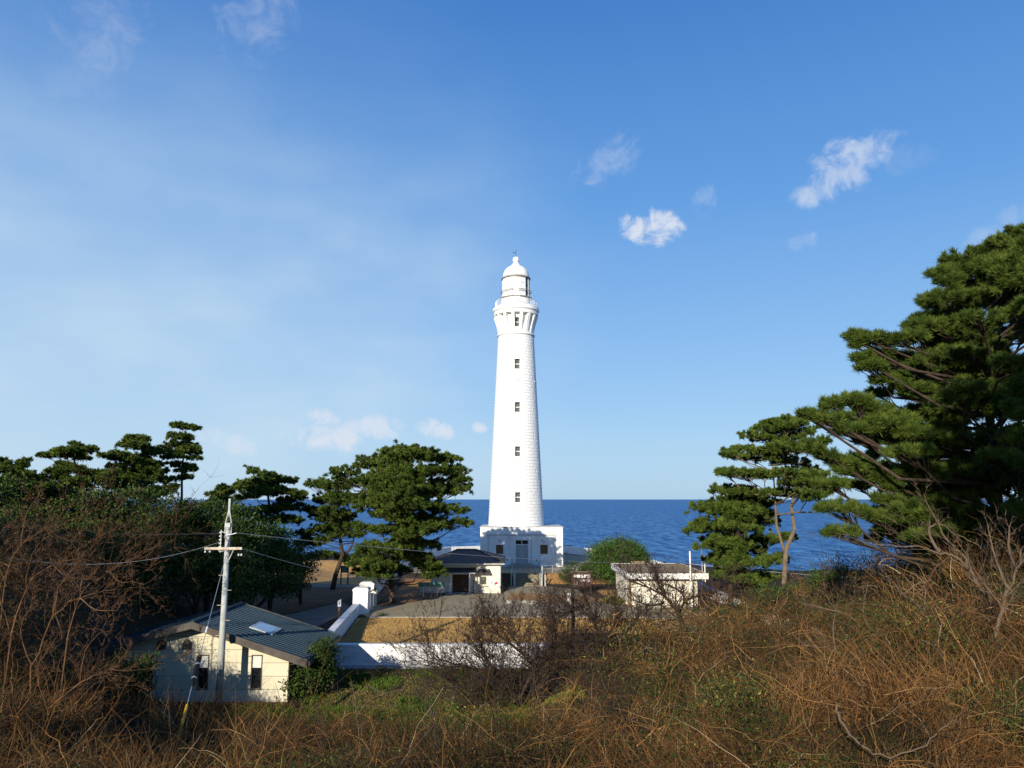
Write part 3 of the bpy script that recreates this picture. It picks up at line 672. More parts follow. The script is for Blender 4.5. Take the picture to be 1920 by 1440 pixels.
MB().box(sx0 - .1, sx0 - .052, SY + 2.35, SY + 2.42, sz0 + 1, sz0 + 1.1).build('handle', 'dark_metal', dr)
# mast and antenna
mx = P(1294.2, 1060, 75.6).x; mz = Hs(mx, 75.6); mt = P(1294, 1032, 75.6).z
ma = thing('white_mast', 'plain white steel mast standing in front of the outbuilding', 'mast', (mx, 75.6, mz))
MB().tube([(mx, 75.6, mz - .1), (mx, 75.6, mt - .06)], .075, 10).build('pole', 'white_paint', ma); MB().tube([(mx, 75.6, mt - .06), (mx, 75.6, mt)], .085, 10).build('cap', 'dark_metal', ma)
ax = P(1316, 1050, 88).x; az = Hs(ax, 88)
an = thing('aerial_mast', 'very thin grey aerial rod behind the outbuilding roof corner', 'aerial', (ax, 88, az))
MB().tube([(ax, 88, az - .1), (ax, 88, P(1316, 1040, 88).z)], .045, 6).build('pole', 'white_grey', an)
MB().tube([(ax, 88, P(1316, 1040, 88).z), (ax - .05, 88, P(1314, 988, 88).z)], [.035, .035], 6).build('rod', 'steel', an)
MB().tube([(ax - .22, 88, P(1316, 987, 88).z), (ax + .12, 88, P(1316, 986, 88).z)], .03, 5).build('cross_rod', 'steel', an)
ax = P(1321, 1050, 86).x; az = Hs(ax, 86)
lt = thing('short_lamp_post', 'short cream post with flat white head beside the outbuilding roof', 'post', (ax, 86, az))
MB().tube([(ax, 86, az - .1), (ax, 86, P(1321, 1043, 86).z)], .06, 8).build('pole', 'cream', lt); q = P(1318.5, 1041.5, 86); MB().box(q.x - .2, q.x + .25, 85.9, 86.1, q.z - .07, q.z + .07, .03).build('head', 'white_paint', lt)

# ------------------------------------------------------------------ site sign
gy = 88.0; gz = Hs(8, gy)
gx0, gx1 = P(1072.5, 1085, gy).x, P(1107.5, 1085, gy).x
sg = thing('information_board', 'brown timber signboard with white lettering below the round green bush', 'sign', ((gx0 + gx1) / 2, gy, gz))
q = px2(1074, 1073, 1106, 1100.5, gy); bo = MB().box(q[0], q[1], gy, gy + .06, q[2], q[3]).build('board', 'sign_wood', sg)
for x in (gx0, gx1): MB().box(x - .06, x + .06, gy - .04, gy + .1, gz - .1, q[3] + .02).build('post', 'sign_wood', sg)
MB().box(gx0 - .2, gx1 + .2, gy - .14, gy + .2, q[3] + .02, q[3] + .1).build('cap_rail', 'bark_pale', sg)
t1 = P(1075.5, 1083.5, gy); text_mesh('lettering', '出雲日御碕', .37, (t1.x, gy - .01, t1.z + .03), 'text_white', bo, boldness=.012)
t1 = P(1086.5, 1091, gy); text_mesh('lettering', 'とうだい', .30, (t1.x, gy - .01, t1.z + .03), 'text_white', bo, boldness=.01)
q = px2(1075.5, 1087, 1083.5, 1097, gy); MB().box(q[0], q[1], gy - .012, gy - .002, q[2], q[3]).build('map_panel', 'bark_pale', bo)
# white stone marker
mx_, my_ = P(1067, 1115, 80).x, 80.0
sm = thing('stone_marker', 'small pale stone marker standing beside the path among bare twigs', 'stone', (mx_, my_, Hs(mx_, my_)))
MB().box(mx_ - .3, mx_ + .3, my_ - .2, my_ + .2, Hs(mx_, my_) - .05, Hs(mx_, my_) + .25).build('plinth', 'stone', sm); MB().box(mx_ - .16, mx_ + .2, my_ - .12, my_ + .12, Hs(mx_, my_) + .25, Hs(mx_, my_) + 1.0, .1).build('slab', 'white_grey', sm)

# ------------------------------------------------------------------ terrace steps and rails
sx_0, sx_1 = P(968, 1080, 96).x, P(1010, 1080, 96).x
ts = thing('stone_steps', 'flight of worn stone steps climbing to the lighthouse terrace', 'steps', ((sx_0 + sx_1) / 2, 96, -1.2))
nst = 7
for k in range(nst):
    z = -1.2 + 1.26 * (k + 1) / nst
    MB().box(sx_0, sx_1, 95.0 + k * .47, 98.45, z - 1.26 / nst + (.0 if k else -.2), z, .02).build('step', 'step_stone', ts)
for i_, (x, px) in enumerate(((sx_0 - .35, 0), (sx_1 + .05, 0))):
    MB().prism([(94.9, -1.3), (98.6, -1.3), (98.6, .2), (98.1, .2), (94.9, -.95)], 'x', x, x + .3).build('side_wall', 'stone', ts)
def rail(name, label, pts, hts, mat_='steel', n_rail=2, h=.95, rad=.03):
    """a run of post and rail fence: pts plan points with ground height"""
    t_ = thing(name, label, 'railing', pts[0])
    for p in pts: MB().tube([p, (p[0], p[1], p[2] + h)], rad * 1.3, 6).build('post', mat_, t_)
    for k in range(n_rail):
        zz = h - .02 - k * .42
        MB().tube([(p[0], p[1], p[2] + zz) for p in pts], rad, 6).build('rail', mat_, t_)
    return t_
rail('terrace_railing', 'grey pipe railing along the terrace edge left of the steps', [(x, 98.6, 0) for x in np.linspace(-3.2, sx_0 - .5, 4)], 1)
rail('terrace_railing', 'grey pipe railing along the terrace edge right of the steps', [(x, 98.6, 0) for x in np.linspace(sx_1 + .5, 9.0, 5)], 1)
pl = thing('handrail', 'pale pair of handrail posts on the left side of the steps', 'handrail', (sx_0 - .6, 95, -1.2))
for x, y, z, zt in ((sx_0 - .6, 94.8, -1.2, .45), (sx_0 - .25, 94.2, -1.2, .6), (sx_0 - .5, 97.6, -.3, 2.0)): MB().tube([(x, y, z - .1), (x, y, zt)], .07, 8).build('post', 'concrete_pole', pl)
MB().tube([(sx_0 - .6, 94.8, -.2), (sx_0 - .5, 98.4, 1.0)], .03, 6).build('rail', 'steel', pl)
pl = thing('handrail', 'short stout handrail posts on the right side of the steps', 'handrail', (sx_1 + .5, 95, -1.2))
for x, y, z, zt in ((sx_1 + .35, 94.9, -1.2, .2), (sx_1 + .75, 94.9, -1.2, .15), (sx_1 + .45, 96.5, -.8, 1.0)): MB().tube([(x, y, z - .1), (x, y, zt)], .1, 8).build('post', 'concrete_pole', pl)
MB().tube([(sx_1 + .35, 94.9, .1), (sx_1 + .45, 98.4, 1.0)], .03, 6).build('rail', 'steel', pl)

# ------------------------------------------------------------------ perimeter walls
def wall_run(name, label, pts, thick, group=None, cap=True, foot=0.0, m_='white_rough', sub=1.2):
    """pts: (x, y, ztop); ground follows terrain"""
    pts = [np.array(p, float) for p in pts]; dense = []
    for a_, b_ in zip(pts[:-1], pts[1:]):
        n_ = max(1, int(np.linalg.norm((b_ - a_)[:2]) / sub))
        for k in range(n_): dense.append(a_ + (b_ - a_) * k / n_)
    dense.append(pts[-1]); V_ = []; C_ = []; F_ = []; B_ = []
    for k, p in enumerate(dense):
        d_ = dense[min(k + 1, len(dense) - 1)] - dense[max(k - 1, 0)]; d_ = d_[:2] / np.linalg.norm(d_[:2]); n_ = np.array([-d_[1], d_[0]])
        g = Hs(p[0], p[1]) - .3; j = .02 * math.sin(k * 2.1)
        l = p[:2] + n_ * thick / 2; r_ = p[:2] - n_ * thick / 2
        V_ += [(l[0], l[1], g), (r_[0], r_[1], g), (r_[0], r_[1], p[2] - .12), (l[0], l[1], p[2] - .12)]
        l2 = p[:2] + n_ * (thick / 2 + .04); r2 = p[:2] - n_ * (thick / 2 + .04)
        C_ += [(l2[0], l2[1], p[2] - .12), (r2[0], r2[1], p[2] - .12), (r2[0], r2[1], p[2]), (l2[0], l2[1], p[2])]
        l3 = p[:2] + n_ * (thick / 2 + .12); r3 = p[:2] - n_ * (thick / 2 + .12)
        B_ += [(l3[0], l3[1], g), (r3[0], r3[1], g), (r3[0], r3[1], g + .3 + foot), (l3[0], l3[1], g + .3 + foot)]
    m_n = len(dense)
    def faces(caps=True):
        F_ = []
        for k in range(m_n - 1):
            a_ = k * 4; b_ = a_ + 4
            F_ += [(a_ + i_, a_ + (i_ + 1) % 4, b_ + (i_ + 1) % 4, b_ + i_) for i_ in range(4)]
        F_ += [(3, 2, 1, 0), tuple(m_n * 4 - 4 + i_ for i_ in range(4))]
        return F_
    mid = dense[len(dense) // 2]
    t_ = thing(name, label, 'wall', (mid[0], mid[1], Hs(mid[0], mid[1])), group)
    raw('wall', V_, faces(), m_, t_); raw('coping', C_, faces(), 'white_render', t_)
    if foot: raw('footing', B_, faces(), 'white_grey', t_)
    return t_
WT = -.28
wall_run('boundary_wall', 'long white rendered front wall facing the grass with grey footing', [(-12.75, 52.7, WT), (4, 52.75, WT), (21, 53.0, WT)], .42, foot=.22)
wall_run('boundary_wall', 'white side wall running from the green roofed hut corner up to the gate pillars', [(-12.7, 53.2, WT), (-13.4, 62, -.29), (-14.15, 72.6, -.28)], .48)
wall_run('boundary_wall', 'white wall behind the gate running back under the big pine', [(-14.5, 78.9, .2), (-15.2, 88, .25), (-16.2, 101, .3), (-15.6, 110, 1.0)], .48)
wall_run('boundary_wall', 'curved white parapet wall on the cliff edge left of the lighthouse', [(-15.4, 110.4, 1.1), (-13.2, 120, 1.35), (-10, 127.5, 1.5), (0, 135.5, 1.35)], .4)
wall_run('boundary_wall', 'white parapet wall on the cliff edge right of the lighthouse', [(.2, 136, 1.3), (8.8, 136, 1.2), (14.2, 124, 1.25), (17.9, 111, 1.2), (19.4, 104, .95)], .4)
wall_run('boundary_wall', 'white wall sloping down behind the outbuilding to the thicket', [(19.5, 103.6, .9), (20.9, 86, -.15), (21.3, 74, -.25), (21.2, 53.5, WT)], .42)
def pillar(label, x, y, zt, s_=.68):
    g = Hs(x, y); t_ = thing('gate_pillar', label, 'pillar', (x, y, g), 'white pillars of the entrance gate')
    MB().box(x - s_, x + s_, y - s_, y + s_, g - .3, zt - .28).build('shaft', 'white_render', t_)
    MB().box(x - s_ - .05, x + s_ + .05, y - s_ - .05, y + s_ + .05, zt - .28, zt - .14).build('capital', 'white_render', t_)
    MB().box(x - s_, x + s_, y - s_, y + s_, zt - .14, zt, .1).build('coping', 'white_render', t_)
p1 = P(678.3, 1103, 73.2); pillar('nearer white gate pillar at the end of the side wall', p1.x, 73.3, P(678, 1102, 72.8).z)
p2 = P(690.0, 1092, 78.0); pillar('farther white gate pillar standing beyond the open gate', p2.x, 78.1, P(690, 1091.5, 77.6).z)
gt = thing('entrance_gate', 'dark metal gate leaf with cream boards folded open inside the pillars', 'gate', (p2.x + .75, 77, Hs(-13.4, 77)))
g0 = Hs(-13.4, 76); gy0, gy1, gxx = 74.6, 77.9, p2.x + .82
fr = MB(); fr.box(gxx - .04, gxx + .04, gy0, gy0 + .08, g0 - .05, g0 + 1.75); fr.box(gxx - .04, gxx + .04, gy1 - .08, gy1, g0 - .05, g0 + 1.75); fr.box(gxx - .04, gxx + .04, gy0 + .08, gy1 - .08, g0 + 1.65, g0 + 1.75); fr.box(gxx - .04, gxx + .04, gy0 + .08, gy1 - .08, g0 + .05, g0 + .15)
fr.build('frame', 'dark_metal', gt)
for y in (74.75, 76.6): MB().box(gxx + .045, gxx + .3, y, y + .08, g0 + .05, g0 + 1.6).build('board', 'cream', gt)
# small wooden sign outside the wall
sx, sy = P(636, 1140, 70).x, 70.0; g = Hs(sx, sy)
t_ = thing('wooden_sign', 'narrow white notice on a brown wooden post outside the side wall', 'sign', (sx, sy, g))
MB().box(sx - .08, sx + .08, sy - .05, sy + .05, g - .2, g + 1.15).build('post', 'board_brown', t_)
z1 = P(636, 1123, 70).z; z0 = P(636, 1137, 70).z
MB().prism([(sx - .12, z0), (sx + .16, z0), (sx + .16, z1), (sx - .12, z1 - .18)], 'y', sy - .1, sy - .053).build('notice', 'text_white', t_)
MB().box(sx - .02, sx + .04, sy - .105, sy - .101, z0 + .12, z1 - .22).build('lettering', 'black_paint', t_)
# green information board among the pines
sx, sy = P(645, 1070, 99).x, 99.4; g = Hs(sx, sy)
t_ = thing('map_board', 'dark framed green map board standing under the pines on the left', 'sign', (sx, sy, g))
q = px2(638.5, 1062.5, 654, 1074, sy); MB().box(q[0] + .07, q[1] - .07, sy, sy + .06, q[2], q[3]).build('panel', 'teal_sign', t_)
MB().box(q[0] + .07, q[1] - .07, sy - .01, sy + .08, q[3], q[3] + .1).build('cap_rail', 'dark_wood', t_)
for x in (q[0], q[1] - .14): MB().box(x, x + .14, sy - .03, sy + .1, g - .1, q[3] + .12).build('post', 'dark_wood', t_)

# ------------------------------------------------------------------ green roofed hut
TY0, TY1 = 43.4, 51.2; tz = -1.9
RXr, RZr = P(361, 1168, TY0).x, P(361, 1168, TY0).z
EXr, EZr = P(577, 1238, TY0).x, P(577, 1238, TY0).z
EXl, EZl = P(205, 1206, TY0).x - .9, P(205, 1206, TY0).z - .25
hut = thing('green_roof_hut', 'cream panelled hut with dark green ribbed metal gable roof at lower left', 'building', (RXr, TY0 + 1, tz))
th = .09
def rz_at(x): return RZr + (EZr - RZr) * (x - RXr) / (EXr - RXr) if x > RXr else RZr + (EZl - RZr) * (x - RXr) / (EXl - RXr)
mb = MB(); mb.prism([(EXl, EZl), (RXr, RZr), (EXr, EZr), (EXr, EZr - th), (RXr, RZr - th), (EXl, EZl - th)], 'y', TY0, TY1)
roof = mb.build('roof', 'roof_metal', hut)
mb = MB()
y = TY0 + .02
ribs = []
while y < TY1 - .02:
    for (x0, z0, x1, z1) in ((RXr + .05, rz_at(RXr + .05), EXr, EZr), (EXl, EZl, RXr - .05, rz_at(RXr - .05))):
        mb.add([(x0, y, z0 + .002), (x1, y, z1 + .002), (x1, y + .04, z1 + .002), (x0, y + .04, z0 + .002), (x0, y, z0 + .035), (x1, y, z1 + .035), (x1, y + .04, z1 + .035), (x0, y + .04, z0 + .035)],
               [(0, 3, 2, 1), (4, 5, 6, 7), (0, 1, 5, 4), (1, 2, 6, 5), (2, 3, 7, 6), (3, 0, 4, 7)])
    y += .405
mb.tube([(RXr, TY0, RZr + .05), (RXr, TY1, RZr + .05)], .09, 6)
mb.build('standing_seams', 'roof_metal', roof)
# fascia boards (front & back gable)
for ya, yb in ((TY0 - .09, TY0 - .003), (TY1 + .003, TY1 + .09)):
    mb = MB().prism([(EXl, EZl + .05), (RXr, RZr + .07), (EXr, EZr + .05), (EXr, EZr - .38), (RXr, RZr - .30), (EXl, EZl - .32)], 'y', ya, yb)
    mb.build('fascia', 'grey_fascia', roof)
MB().box(EXr + .003, EXr + .12, TY0, TY1, EZr - .3, EZr - .06).build('gutter', 'dark_metal', roof)
WXl, WXr = P(232, 1300, TY0 + .9).x, P(539, 1300, TY0 + .9).x; WY = TY0 + .9
hw1 = px2(370, 1252, 390, 1291, WY); hw2 = px2(470.5, 1252, 490, 1291, WY); hw3 = px2(266, 1252, 286, 1291, WY)
louv = [px2(371, 1229.5, 391, 1252, WY), px2(472, 1229.5, 491, 1252, WY), px2(267, 1229.5, 287, 1252, WY)]
ztop = rz_at(WXr) - .12
mb = MB(); holes = [(a_[0], a_[1], a_[2], b_[3]) for a_, b_ in zip((hw1, hw2, hw3), [(h_[0], h_[1], 0, l_[3]) for h_, l_ in zip((hw1, hw2, hw3), louv)])]
front_wall(mb, WXl, WXr, tz - .1, ztop, WY, WY + .2, holes)
mb.prism([(WXl, ztop), (WXr, ztop), (RXr, rz_at(RXr) - .12), (WXl, rz_at(WXl) - .12)], 'y', WY, WY + .2)
mb.box(WXl, WXl + .2, WY + .2, TY1 - .7, tz - .1, ztop); mb.box(WXr - .2, WXr, WY + .2, TY1 - .7, tz - .1, ztop); mb.box(WXl + .2, WXr - .2, TY1 - .9, TY1 - .7, tz - .1, ztop)
mb.build('wall', 'cream_panels', hut)
for h_, l_ in zip((hw1, hw2, hw3), louv):
    f_ = MB(); zt2 = l_[3]
    for q in ((h_[0] - .04, h_[0], h_[2], zt2), (h_[1], h_[1] + .04, h_[2], zt2), (h_[0] - .04, h_[1] + .04, zt2, zt2 + .05), (h_[0] - .06, h_[1] + .06, h_[2] - .06, h_[2])): f_.box(q[0], q[1], WY - .04, WY - .003, q[2], q[3])
    wf = f_.build('window', 'grey_fascia', hut)
    MB().box(h_[0], h_[1], WY + .08, WY + .12, h_[2], h_[3]).build('pane', 'dark_glass', wf)
    lv = MB(); z = h_[3]
    while z < zt2 - .05:
        lv.add([(h_[0], WY + .01, z), (h_[1], WY + .01, z), (h_[1], WY + .07, z + .085), (h_[0], WY + .07, z + .085), (h_[0], WY + .03, z), (h_[1], WY + .03, z), (h_[1], WY + .09, z + .085), (h_[0], WY + .09, z + .085)],
               [(0, 1, 2, 3), (7, 6, 5, 4), (0, 4, 5, 1), (3, 2, 6, 7)]); z += .08
    lv.build('louvre', 'louvre', wf)
for px in (352, 304.5):
    q = P(px, 1206, WY); m_ = MB(); m_.tube([(q.x, WY - .22, q.z), (q.x, WY - .003, q.z)], [.2, .2], 10); m_.box(q.x - .19, q.x + .19, WY - .2, WY - .004, q.z - .28, q.z)
    m_.build('wall_vent', 'dark_metal', hut)
for px in (427, 444):
    q = P(px, 1207 + (px - 427) * .3, WY); MB().box(q.x - .09, q.x + .09, TY0 + .02, WY - .003, rz_at(q.x) - .42, rz_at(q.x) - .1).build('rafter_end', 'grey_fascia', hut)
MB().tube([(WXr + .06, WY - .1, tz), (WXr + .06, WY - .1, EZr - .4), (EXr - .05, WY - .15, EZr - .2)], .045, 6).build('down_pipe', 'dark_metal', hut)
# skylight
def roofpt(px, py):
    d = pdir(px, py); sl = (EZr - RZr) / (EXr - RXr)
    t0 = (RZr - CZ - sl * RXr) / (d.z - sl * d.x); return Vector((0, 0, CZ)) + d * t0
a_, b_, c_, d_ = roofpt(476, 1178), roofpt(508, 1191), roofpt(521, 1180), roofpt(489, 1168)
xa = (a_.x + d_.x) / 2; xb = (b_.x + c_.x) / 2; ya = (a_.y + b_.y) / 2; yb = (c_.y + d_.y) / 2
def rbox(mb, x0, x1, y0, y1, lo, hi):
    V_ = []
    for h_ in (lo, hi):
        V_ += [(x0, y0, rz_at(x0) + h_), (x1, y0, rz_at(x1) + h_), (x1, y1, rz_at(x1) + h_), (x0, y1, rz_at(x0) + h_)]
    mb.add(V_, [(0, 3, 2, 1), (4, 5, 6, 7), (0, 1, 5, 4), (1, 2, 6, 5), (2, 3, 7, 6), (3, 0, 4, 7)]); return mb
sk = rbox(MB(), xa - .12, xb + .12, ya - .1, yb + .1, .01, .075).build('skylight', 'pole_metal', roof)
rbox(MB(), xa + .04, xb - .04, ya + .05, yb - .05, .076, .085).build('skylight_glass', 'skylight_glass', roof)

# ------------------------------------------------------------------ utility pole
UY = 42.6; ux = P(411.5, 1300, UY).x; ug = Hs(ux, UY); utop = P(425, 988, UY).z
up = thing('utility_pole', 'grey concrete utility pole with crossarm standing in front of the hut', 'utility pole', (ux, UY, ug))
MB().tube([(ux, UY, ug - .3), (ux, UY, utop)], [.2, .125], 16).build('pole', 'concrete_pole', up, True)
zz = P(425, 988, UY).z
br = MB()
for s_ in (-1, 1): br.tube([(ux + s_ * .17, UY, zz - .35), (ux + s_ * .17, UY, zz + .15), (ux + s_ * .03, UY, zz + .85), (ux + s_ * .03, UY, P(428, 935, UY).z)], .035, 6)
br.tube([(ux, UY, zz + .55), (ux, UY, P(428, 936, UY).z + .02)], .03, 5)
br.box(ux - .14, ux + .14, UY - .14, UY + .14, zz, zz + .22)
br.build('top_bracket', 'pole_metal', up)
for k, q in enumerate((zz - .1, zz - .45, zz - 1.25)):
    MB().lathe([(.14, q - .04), (.175, q - .04), (.175, q + .04), (.14, q + .04)], ux, UY, 16).build('band', 'steel', up)
ir = MB(); ir.box(ux - .36, ux - .32, UY - .1, UY - .06, zz - 1.35, zz - .15); ir.tube([(ux - .34, UY - .08, zz - 1.3), (ux - .1, UY - .08, zz - 1.25)], .02, 5); ir.tube([(ux - .34, UY - .08, zz - .25), (ux - .1, UY - .08, zz - .3)], .02, 5)
for k in range(6): ir.tube([(ux - .43, UY - .08, zz - .3 - k * .19), (ux - .3, UY - .08, zz - .3 - k * .19)], .045, 8)
ir.build('insulator_rack', 'white_grey', up)
bw_ = MB().tube([(ux - .13, UY - .16, zz - .5), (ux + .1, UY - .18, zz - .8), (ux - .05, UY - .16, zz - 1.2)], .03, 5); bw_.tube([(ux + .14, UY - .1, zz - .4), (ux + .05, UY - .18, zz - .9), (ux + .14, UY - .1, zz - 1.2)], .02, 5)
bw_.tube([(ux - .1, UY - .1, zz - .42), (ux + .25, UY - .1, zz - .38), (ux + .5, UY - .1, zz - .32)], .03, 5); bw_.build('cable_fitting', 'steel', up)
az_ = P(421, 1028, UY).z; a0, a1 = P(387, 1027, UY).x, P(456.5, 1029, UY).x
MB().box(a0, a1, UY - .27, UY - .16, az_ - .06, az_ + .07).build('crossarm', 'arm_metal', up)
MB().tube([(P(441, 1031, UY).x, UY - .2, az_ - .05), (ux + .1, UY - .17, P(421, 1056, UY).z)], .03, 5).build('arm_brace', 'pole_metal', up)
for px in (387.5, 396, 450, 455):
    q = P(px, 1034 + (px > 420) * 6, UY); MB().lathe([(.01, q.z - .06), (.05, q.z - .03), (.05, q.z + .03), (.01, q.z + .07)], q.x, UY - .2, 8).build('insulator', 'white_paint', up)
for k in range(9):
    q = zz - 2.55 - k * .78; s_ = 1 if k % 2 else -1
    if q < ug + 1.5: break
    MB().tube([(ux + s_ * .12, UY - .05, q), (ux + s_ * .36, UY - .05, q)], .018, 5).build('step_bolt', 'arm_metal', up)
lp = MB(); c_ = P(457, 1042, UY)
for k in range(3): lp.tube([(c_.x + (.2 + .03 * k) * math.cos(a), UY - .15 + .02 * k, c_.z + (.25 + .02 * k) * math.sin(a)) for a in np.linspace(0, 2 * PI, 20)], .012, 4, cap=False)
lp.build('cable_coil', 'black_plastic', up)
# guy wire
gw0 = P(418, 1040, UY); ga = P(371, 1228, 36.8); gb = P(357, 1285, 34.6); gc = P(349.5, 1320, 33.2)
ge = P(325, 1412, 30.2)
gt_ = thing('guy_wire', 'stay wire with black tube and yellow guard sloping from the utility pole', 'guy wire', (ge.x, ge.y, Hs(ge.x, ge.y)))
base = Vector((ge.x, ge.y, Hs(ge.x, ge.y) - .2)); top = Vector((ux, UY - .1, gw0.z)); dd_ = base - top
def on(s): return top + dd_ * s
ga_, gb_, gc_ = .61, .76, .80
MB().tube([on(0), on(1)], .016, 5).build('wire', 'steel', gt_)
# parameters along the stay chosen from the heights of the fittings
def spar(py):
    lo_, hi_ = 0., 1.
    for _ in range(40):
        md = (lo_ + hi_) / 2; p = on(md); d = Vector((p.x, p.y, p.z - CZ)); yc = (d.z * math.cos(PITCH) - d.y * math.sin(PITCH)) / (d.y * math.cos(PITCH) + d.z * math.sin(PITCH))
        if 720 - yc * FPX < py: lo_ = md
        else: hi_ = md
    return lo_
s1, s2, s3 = spar(1229), spar(1286), spar(1322)
MB().tube([on(s1), on(s1 + .006), on(s2 - .006), on(s2)], [.06, .105, .105, .06], 12).build('black_tube', 'black_plastic', gt_, False)
for q in (.3, .75): MB().tube([on(s1 + (s2 - s1) * q), on(s1 + (s2 - s1) * q + .006)], .113, 12).build('band', 'steel', gt_)
MB().tube([on(s3), on(1)], .06, 10).build('yellow_guard', 'yellow', gt_)
MB().tube([on(spar(1176)), on(spar(1186))], .05, 8).build('insulator', 'white_paint', gt_)

def wire(label, a_, b_, sag, r_=.016, m_='steel'):
    a_ = Vector(a_); b_ = Vector(b_); pts = []
    for k in range(25):
        s = k / 24; p = a_.lerp(b_, s); p.z -= sag * 4 * s * (1 - s); pts.append(p)
    o = MB().tube(pts, r_, 5).build('overhead_cable', m_); o['label'] = label; o['category'] = 'cable'; return o
wire('thick cable hanging from the utility pole across to the white mast', (ux + .5, UY - .1, zz - .32), (mx, 75.6, P(1294, 1057, 75.6).z), .45, .015)
wire('thin cable from the crossarm of the utility pole to the ticket house', (a1, UY - .2, az_), (kx(846), KY - .3, P(846, 1070, KY).z), 1.2, .014)
wire('upper thin cable leaving the pole top to the left over the forest', (ux - .4, UY - .1, zz - .35), (-62, 62, P(0, 905, 62).z - 1.5), .8, .014, 'dark_metal')
wire('lower sagging cable leaving the utility pole into the left thicket', (ux - .4, UY - .1, zz - .8), (-26, 36, P(0, 1040, 36).z + .6), 1.1, .012)
wire('cable running from the white mast to the right between the pines', (mx, 75.6, P(1294, 1057, 75.6).z), (48, 70, P(1900, 1092, 70).z), .5, .018)

dp = P(1074.5, 1200, 47); g = Hs(dp.x, 47)
t_ = thing('timber_post', 'dark slender timber post standing among bare branches before the front wall', 'post', (dp.x, 47, g))
MB().tube([(dp.x, 47, g - .2), (dp.x + .02, 47, P(1074, 1150, 47).z), (dp.x - .02, 47, P(1074, 1100, 47).z)], [.11, .1, .085], 8).build('pole', 'dark_wood', t_)
MB().box(dp.x - .09, dp.x + .09, 46.91, 47.09, P(1074, 1100, 47).z, P(1074, 1097, 47).z).build('cap', 'dark_metal', t_)
for i_, (px, py, Y_, s_) in enumerate(((955, 1132, 79.5, .35), (983, 1133, 79.4, .3), (1000, 1134, 79.2, .4), (1080, 1245, 40, .3))):
    if i_ == 3: continue
    q = P(px, py, Y_); g = Hs(q.x, Y_)
    V_ = []; F_ = []
    o = MB().lathe([(s_ * .9, -.1), (s_, .1), (s_ * .85, .22), (s_ * .4, .3), (.01, .31)], 0, 0, 9)
    vv = np.array(o.v); vv[:, 0] *= 1.3; vv += rng.normal(0, .02, vv.shape); vv += np.array([q.x, Y_, g + .04])
    ob = raw('garden_stone', vv, o.f, 'stone'); props(ob, ['pale kerb stone at the left end of the small flower bed', 'grey kerb stone in the middle of the flower bed edge', 'largest pale stone on the flower bed edge'][i_], 'stone', 'stones edging the flower bed')
# ------------------------------------------------------------------ vegetation tools
def unit(a): return a / np.maximum(np.linalg.norm(a, axis=1, keepdims=True), 1e-9)
def needles(C, D, size, nn, spread=.75, width=.16, g=None):
    """needle bunches: C centres (n,3), D shoot directions, size (n,)"""
    g = g or rng
    n = len(C); idx = np.repeat(np.arange(n), nn)
    d = unit(D[idx] + g.normal(0, spread, (n * nn, 3)) * .75)
    ln = size[idx] * g.uniform(.65, 1.15, n * nn)
    s = unit(np.cross(d, g.normal(0, 1, (n * nn, 3))))
    wv = s * (ln * width)[:, None]
    b = C[idx] + d * (ln * .05)[:, None]; mid = C[idx] + d * (ln * .5)[:, None]; tip = C[idx] + d * ln[:, None]
    V = np.stack([b, mid - wv, tip, mid + wv], 1).reshape(-1, 3)
    F = np.arange(n * nn * 4).reshape(-1, 4)
    return V, F, idx
def twigs(P0, D, ln, r0, curl=.5, seg=4, sag=0.0, g=None, fork=None):
    """n curved tapering three sided twigs"""
    g = g or rng
    n = len(P0); D = unit(D); side = unit(np.cross(D, g.normal(0, 1, (n, 3)))); up2 = np.cross(D, side)
    k1 = g.normal(0, curl, n); k2 = g.normal(0, curl * .6, n)
    rings = []
    for k in range(seg + 1):
        t_ = k / seg
        c = P0 + D * (ln * t_)[:, None] + side * (ln * k1 * t_ * t_)[:, None] + up2 * (ln * k2 * (t_ ** 3))[:, None]
        c[:, 2] -= sag * ln * t_ * t_
        if k < seg: c = c + g.normal(0, 1, (n, 3)) * (ln * .025 * t_)[:, None]
        rr = r0 * (1 - .8 * t_)
        ring = [c + (side * math.cos(a) + up2 * math.sin(a)) * rr[:, None] for a in (0, 2.094, 4.189)]
        rings.append(np.stack(ring, 1))
    V = np.stack(rings, 1).reshape(n, -1, 3); base = np.arange(n)[:, None] * (3 * (seg + 1))
    fs = []
    for k in range(seg):
        for j in range(3):
            a_ = k * 3 + j; b_ = k * 3 + (j + 1) % 3; fs.append([a_, b_, b_ + 3, a_ + 3])
    fs = np.array(fs); F = (base[:, :, None] + fs[None]).reshape(-1, 4)
    ends = V[:, -3:].mean(1); mids = V[:, 3 * (seg // 2):3 * (seg // 2) + 3].mean(1)
    return V.reshape(-1, 3), F, 3 * (seg + 1), ends, mids
def leaves(C, size, aspect=.5, g=None, up=.4):
    g = g or rng; n = len(C); d = unit(g.normal(0, 1, (n, 3)) + np.array([0, 0, up])); s = unit(np.cross(d, g.normal(0, 1, (n, 3))))
    a_ = d * (size)[:, None]; b_ = s * (size * aspect)[:, None] * .5
    V = np.stack([C, C + a_ * .5 - b_, C + a_, C + a_ * .5 + b_], 1).reshape(-1, 3)
    return V, np.arange(n * 4).reshape(-1, 4)
class Acc:
    def __init__(s): s.V = []; s.F = []; s.T = []; s.n = 0
    def add(s, V, F, T):
        s.V.append(V); s.F.append(F + s.n); s.n += len(V); s.T.append(np.broadcast_to(T, (len(V),)) if np.ndim(T) == 0 else T)
    def build(s, name, material, parent=None):
        return raw(name, np.concatenate(s.V), np.concatenate(s.F), material, parent, tint=np.concatenate(s.T))

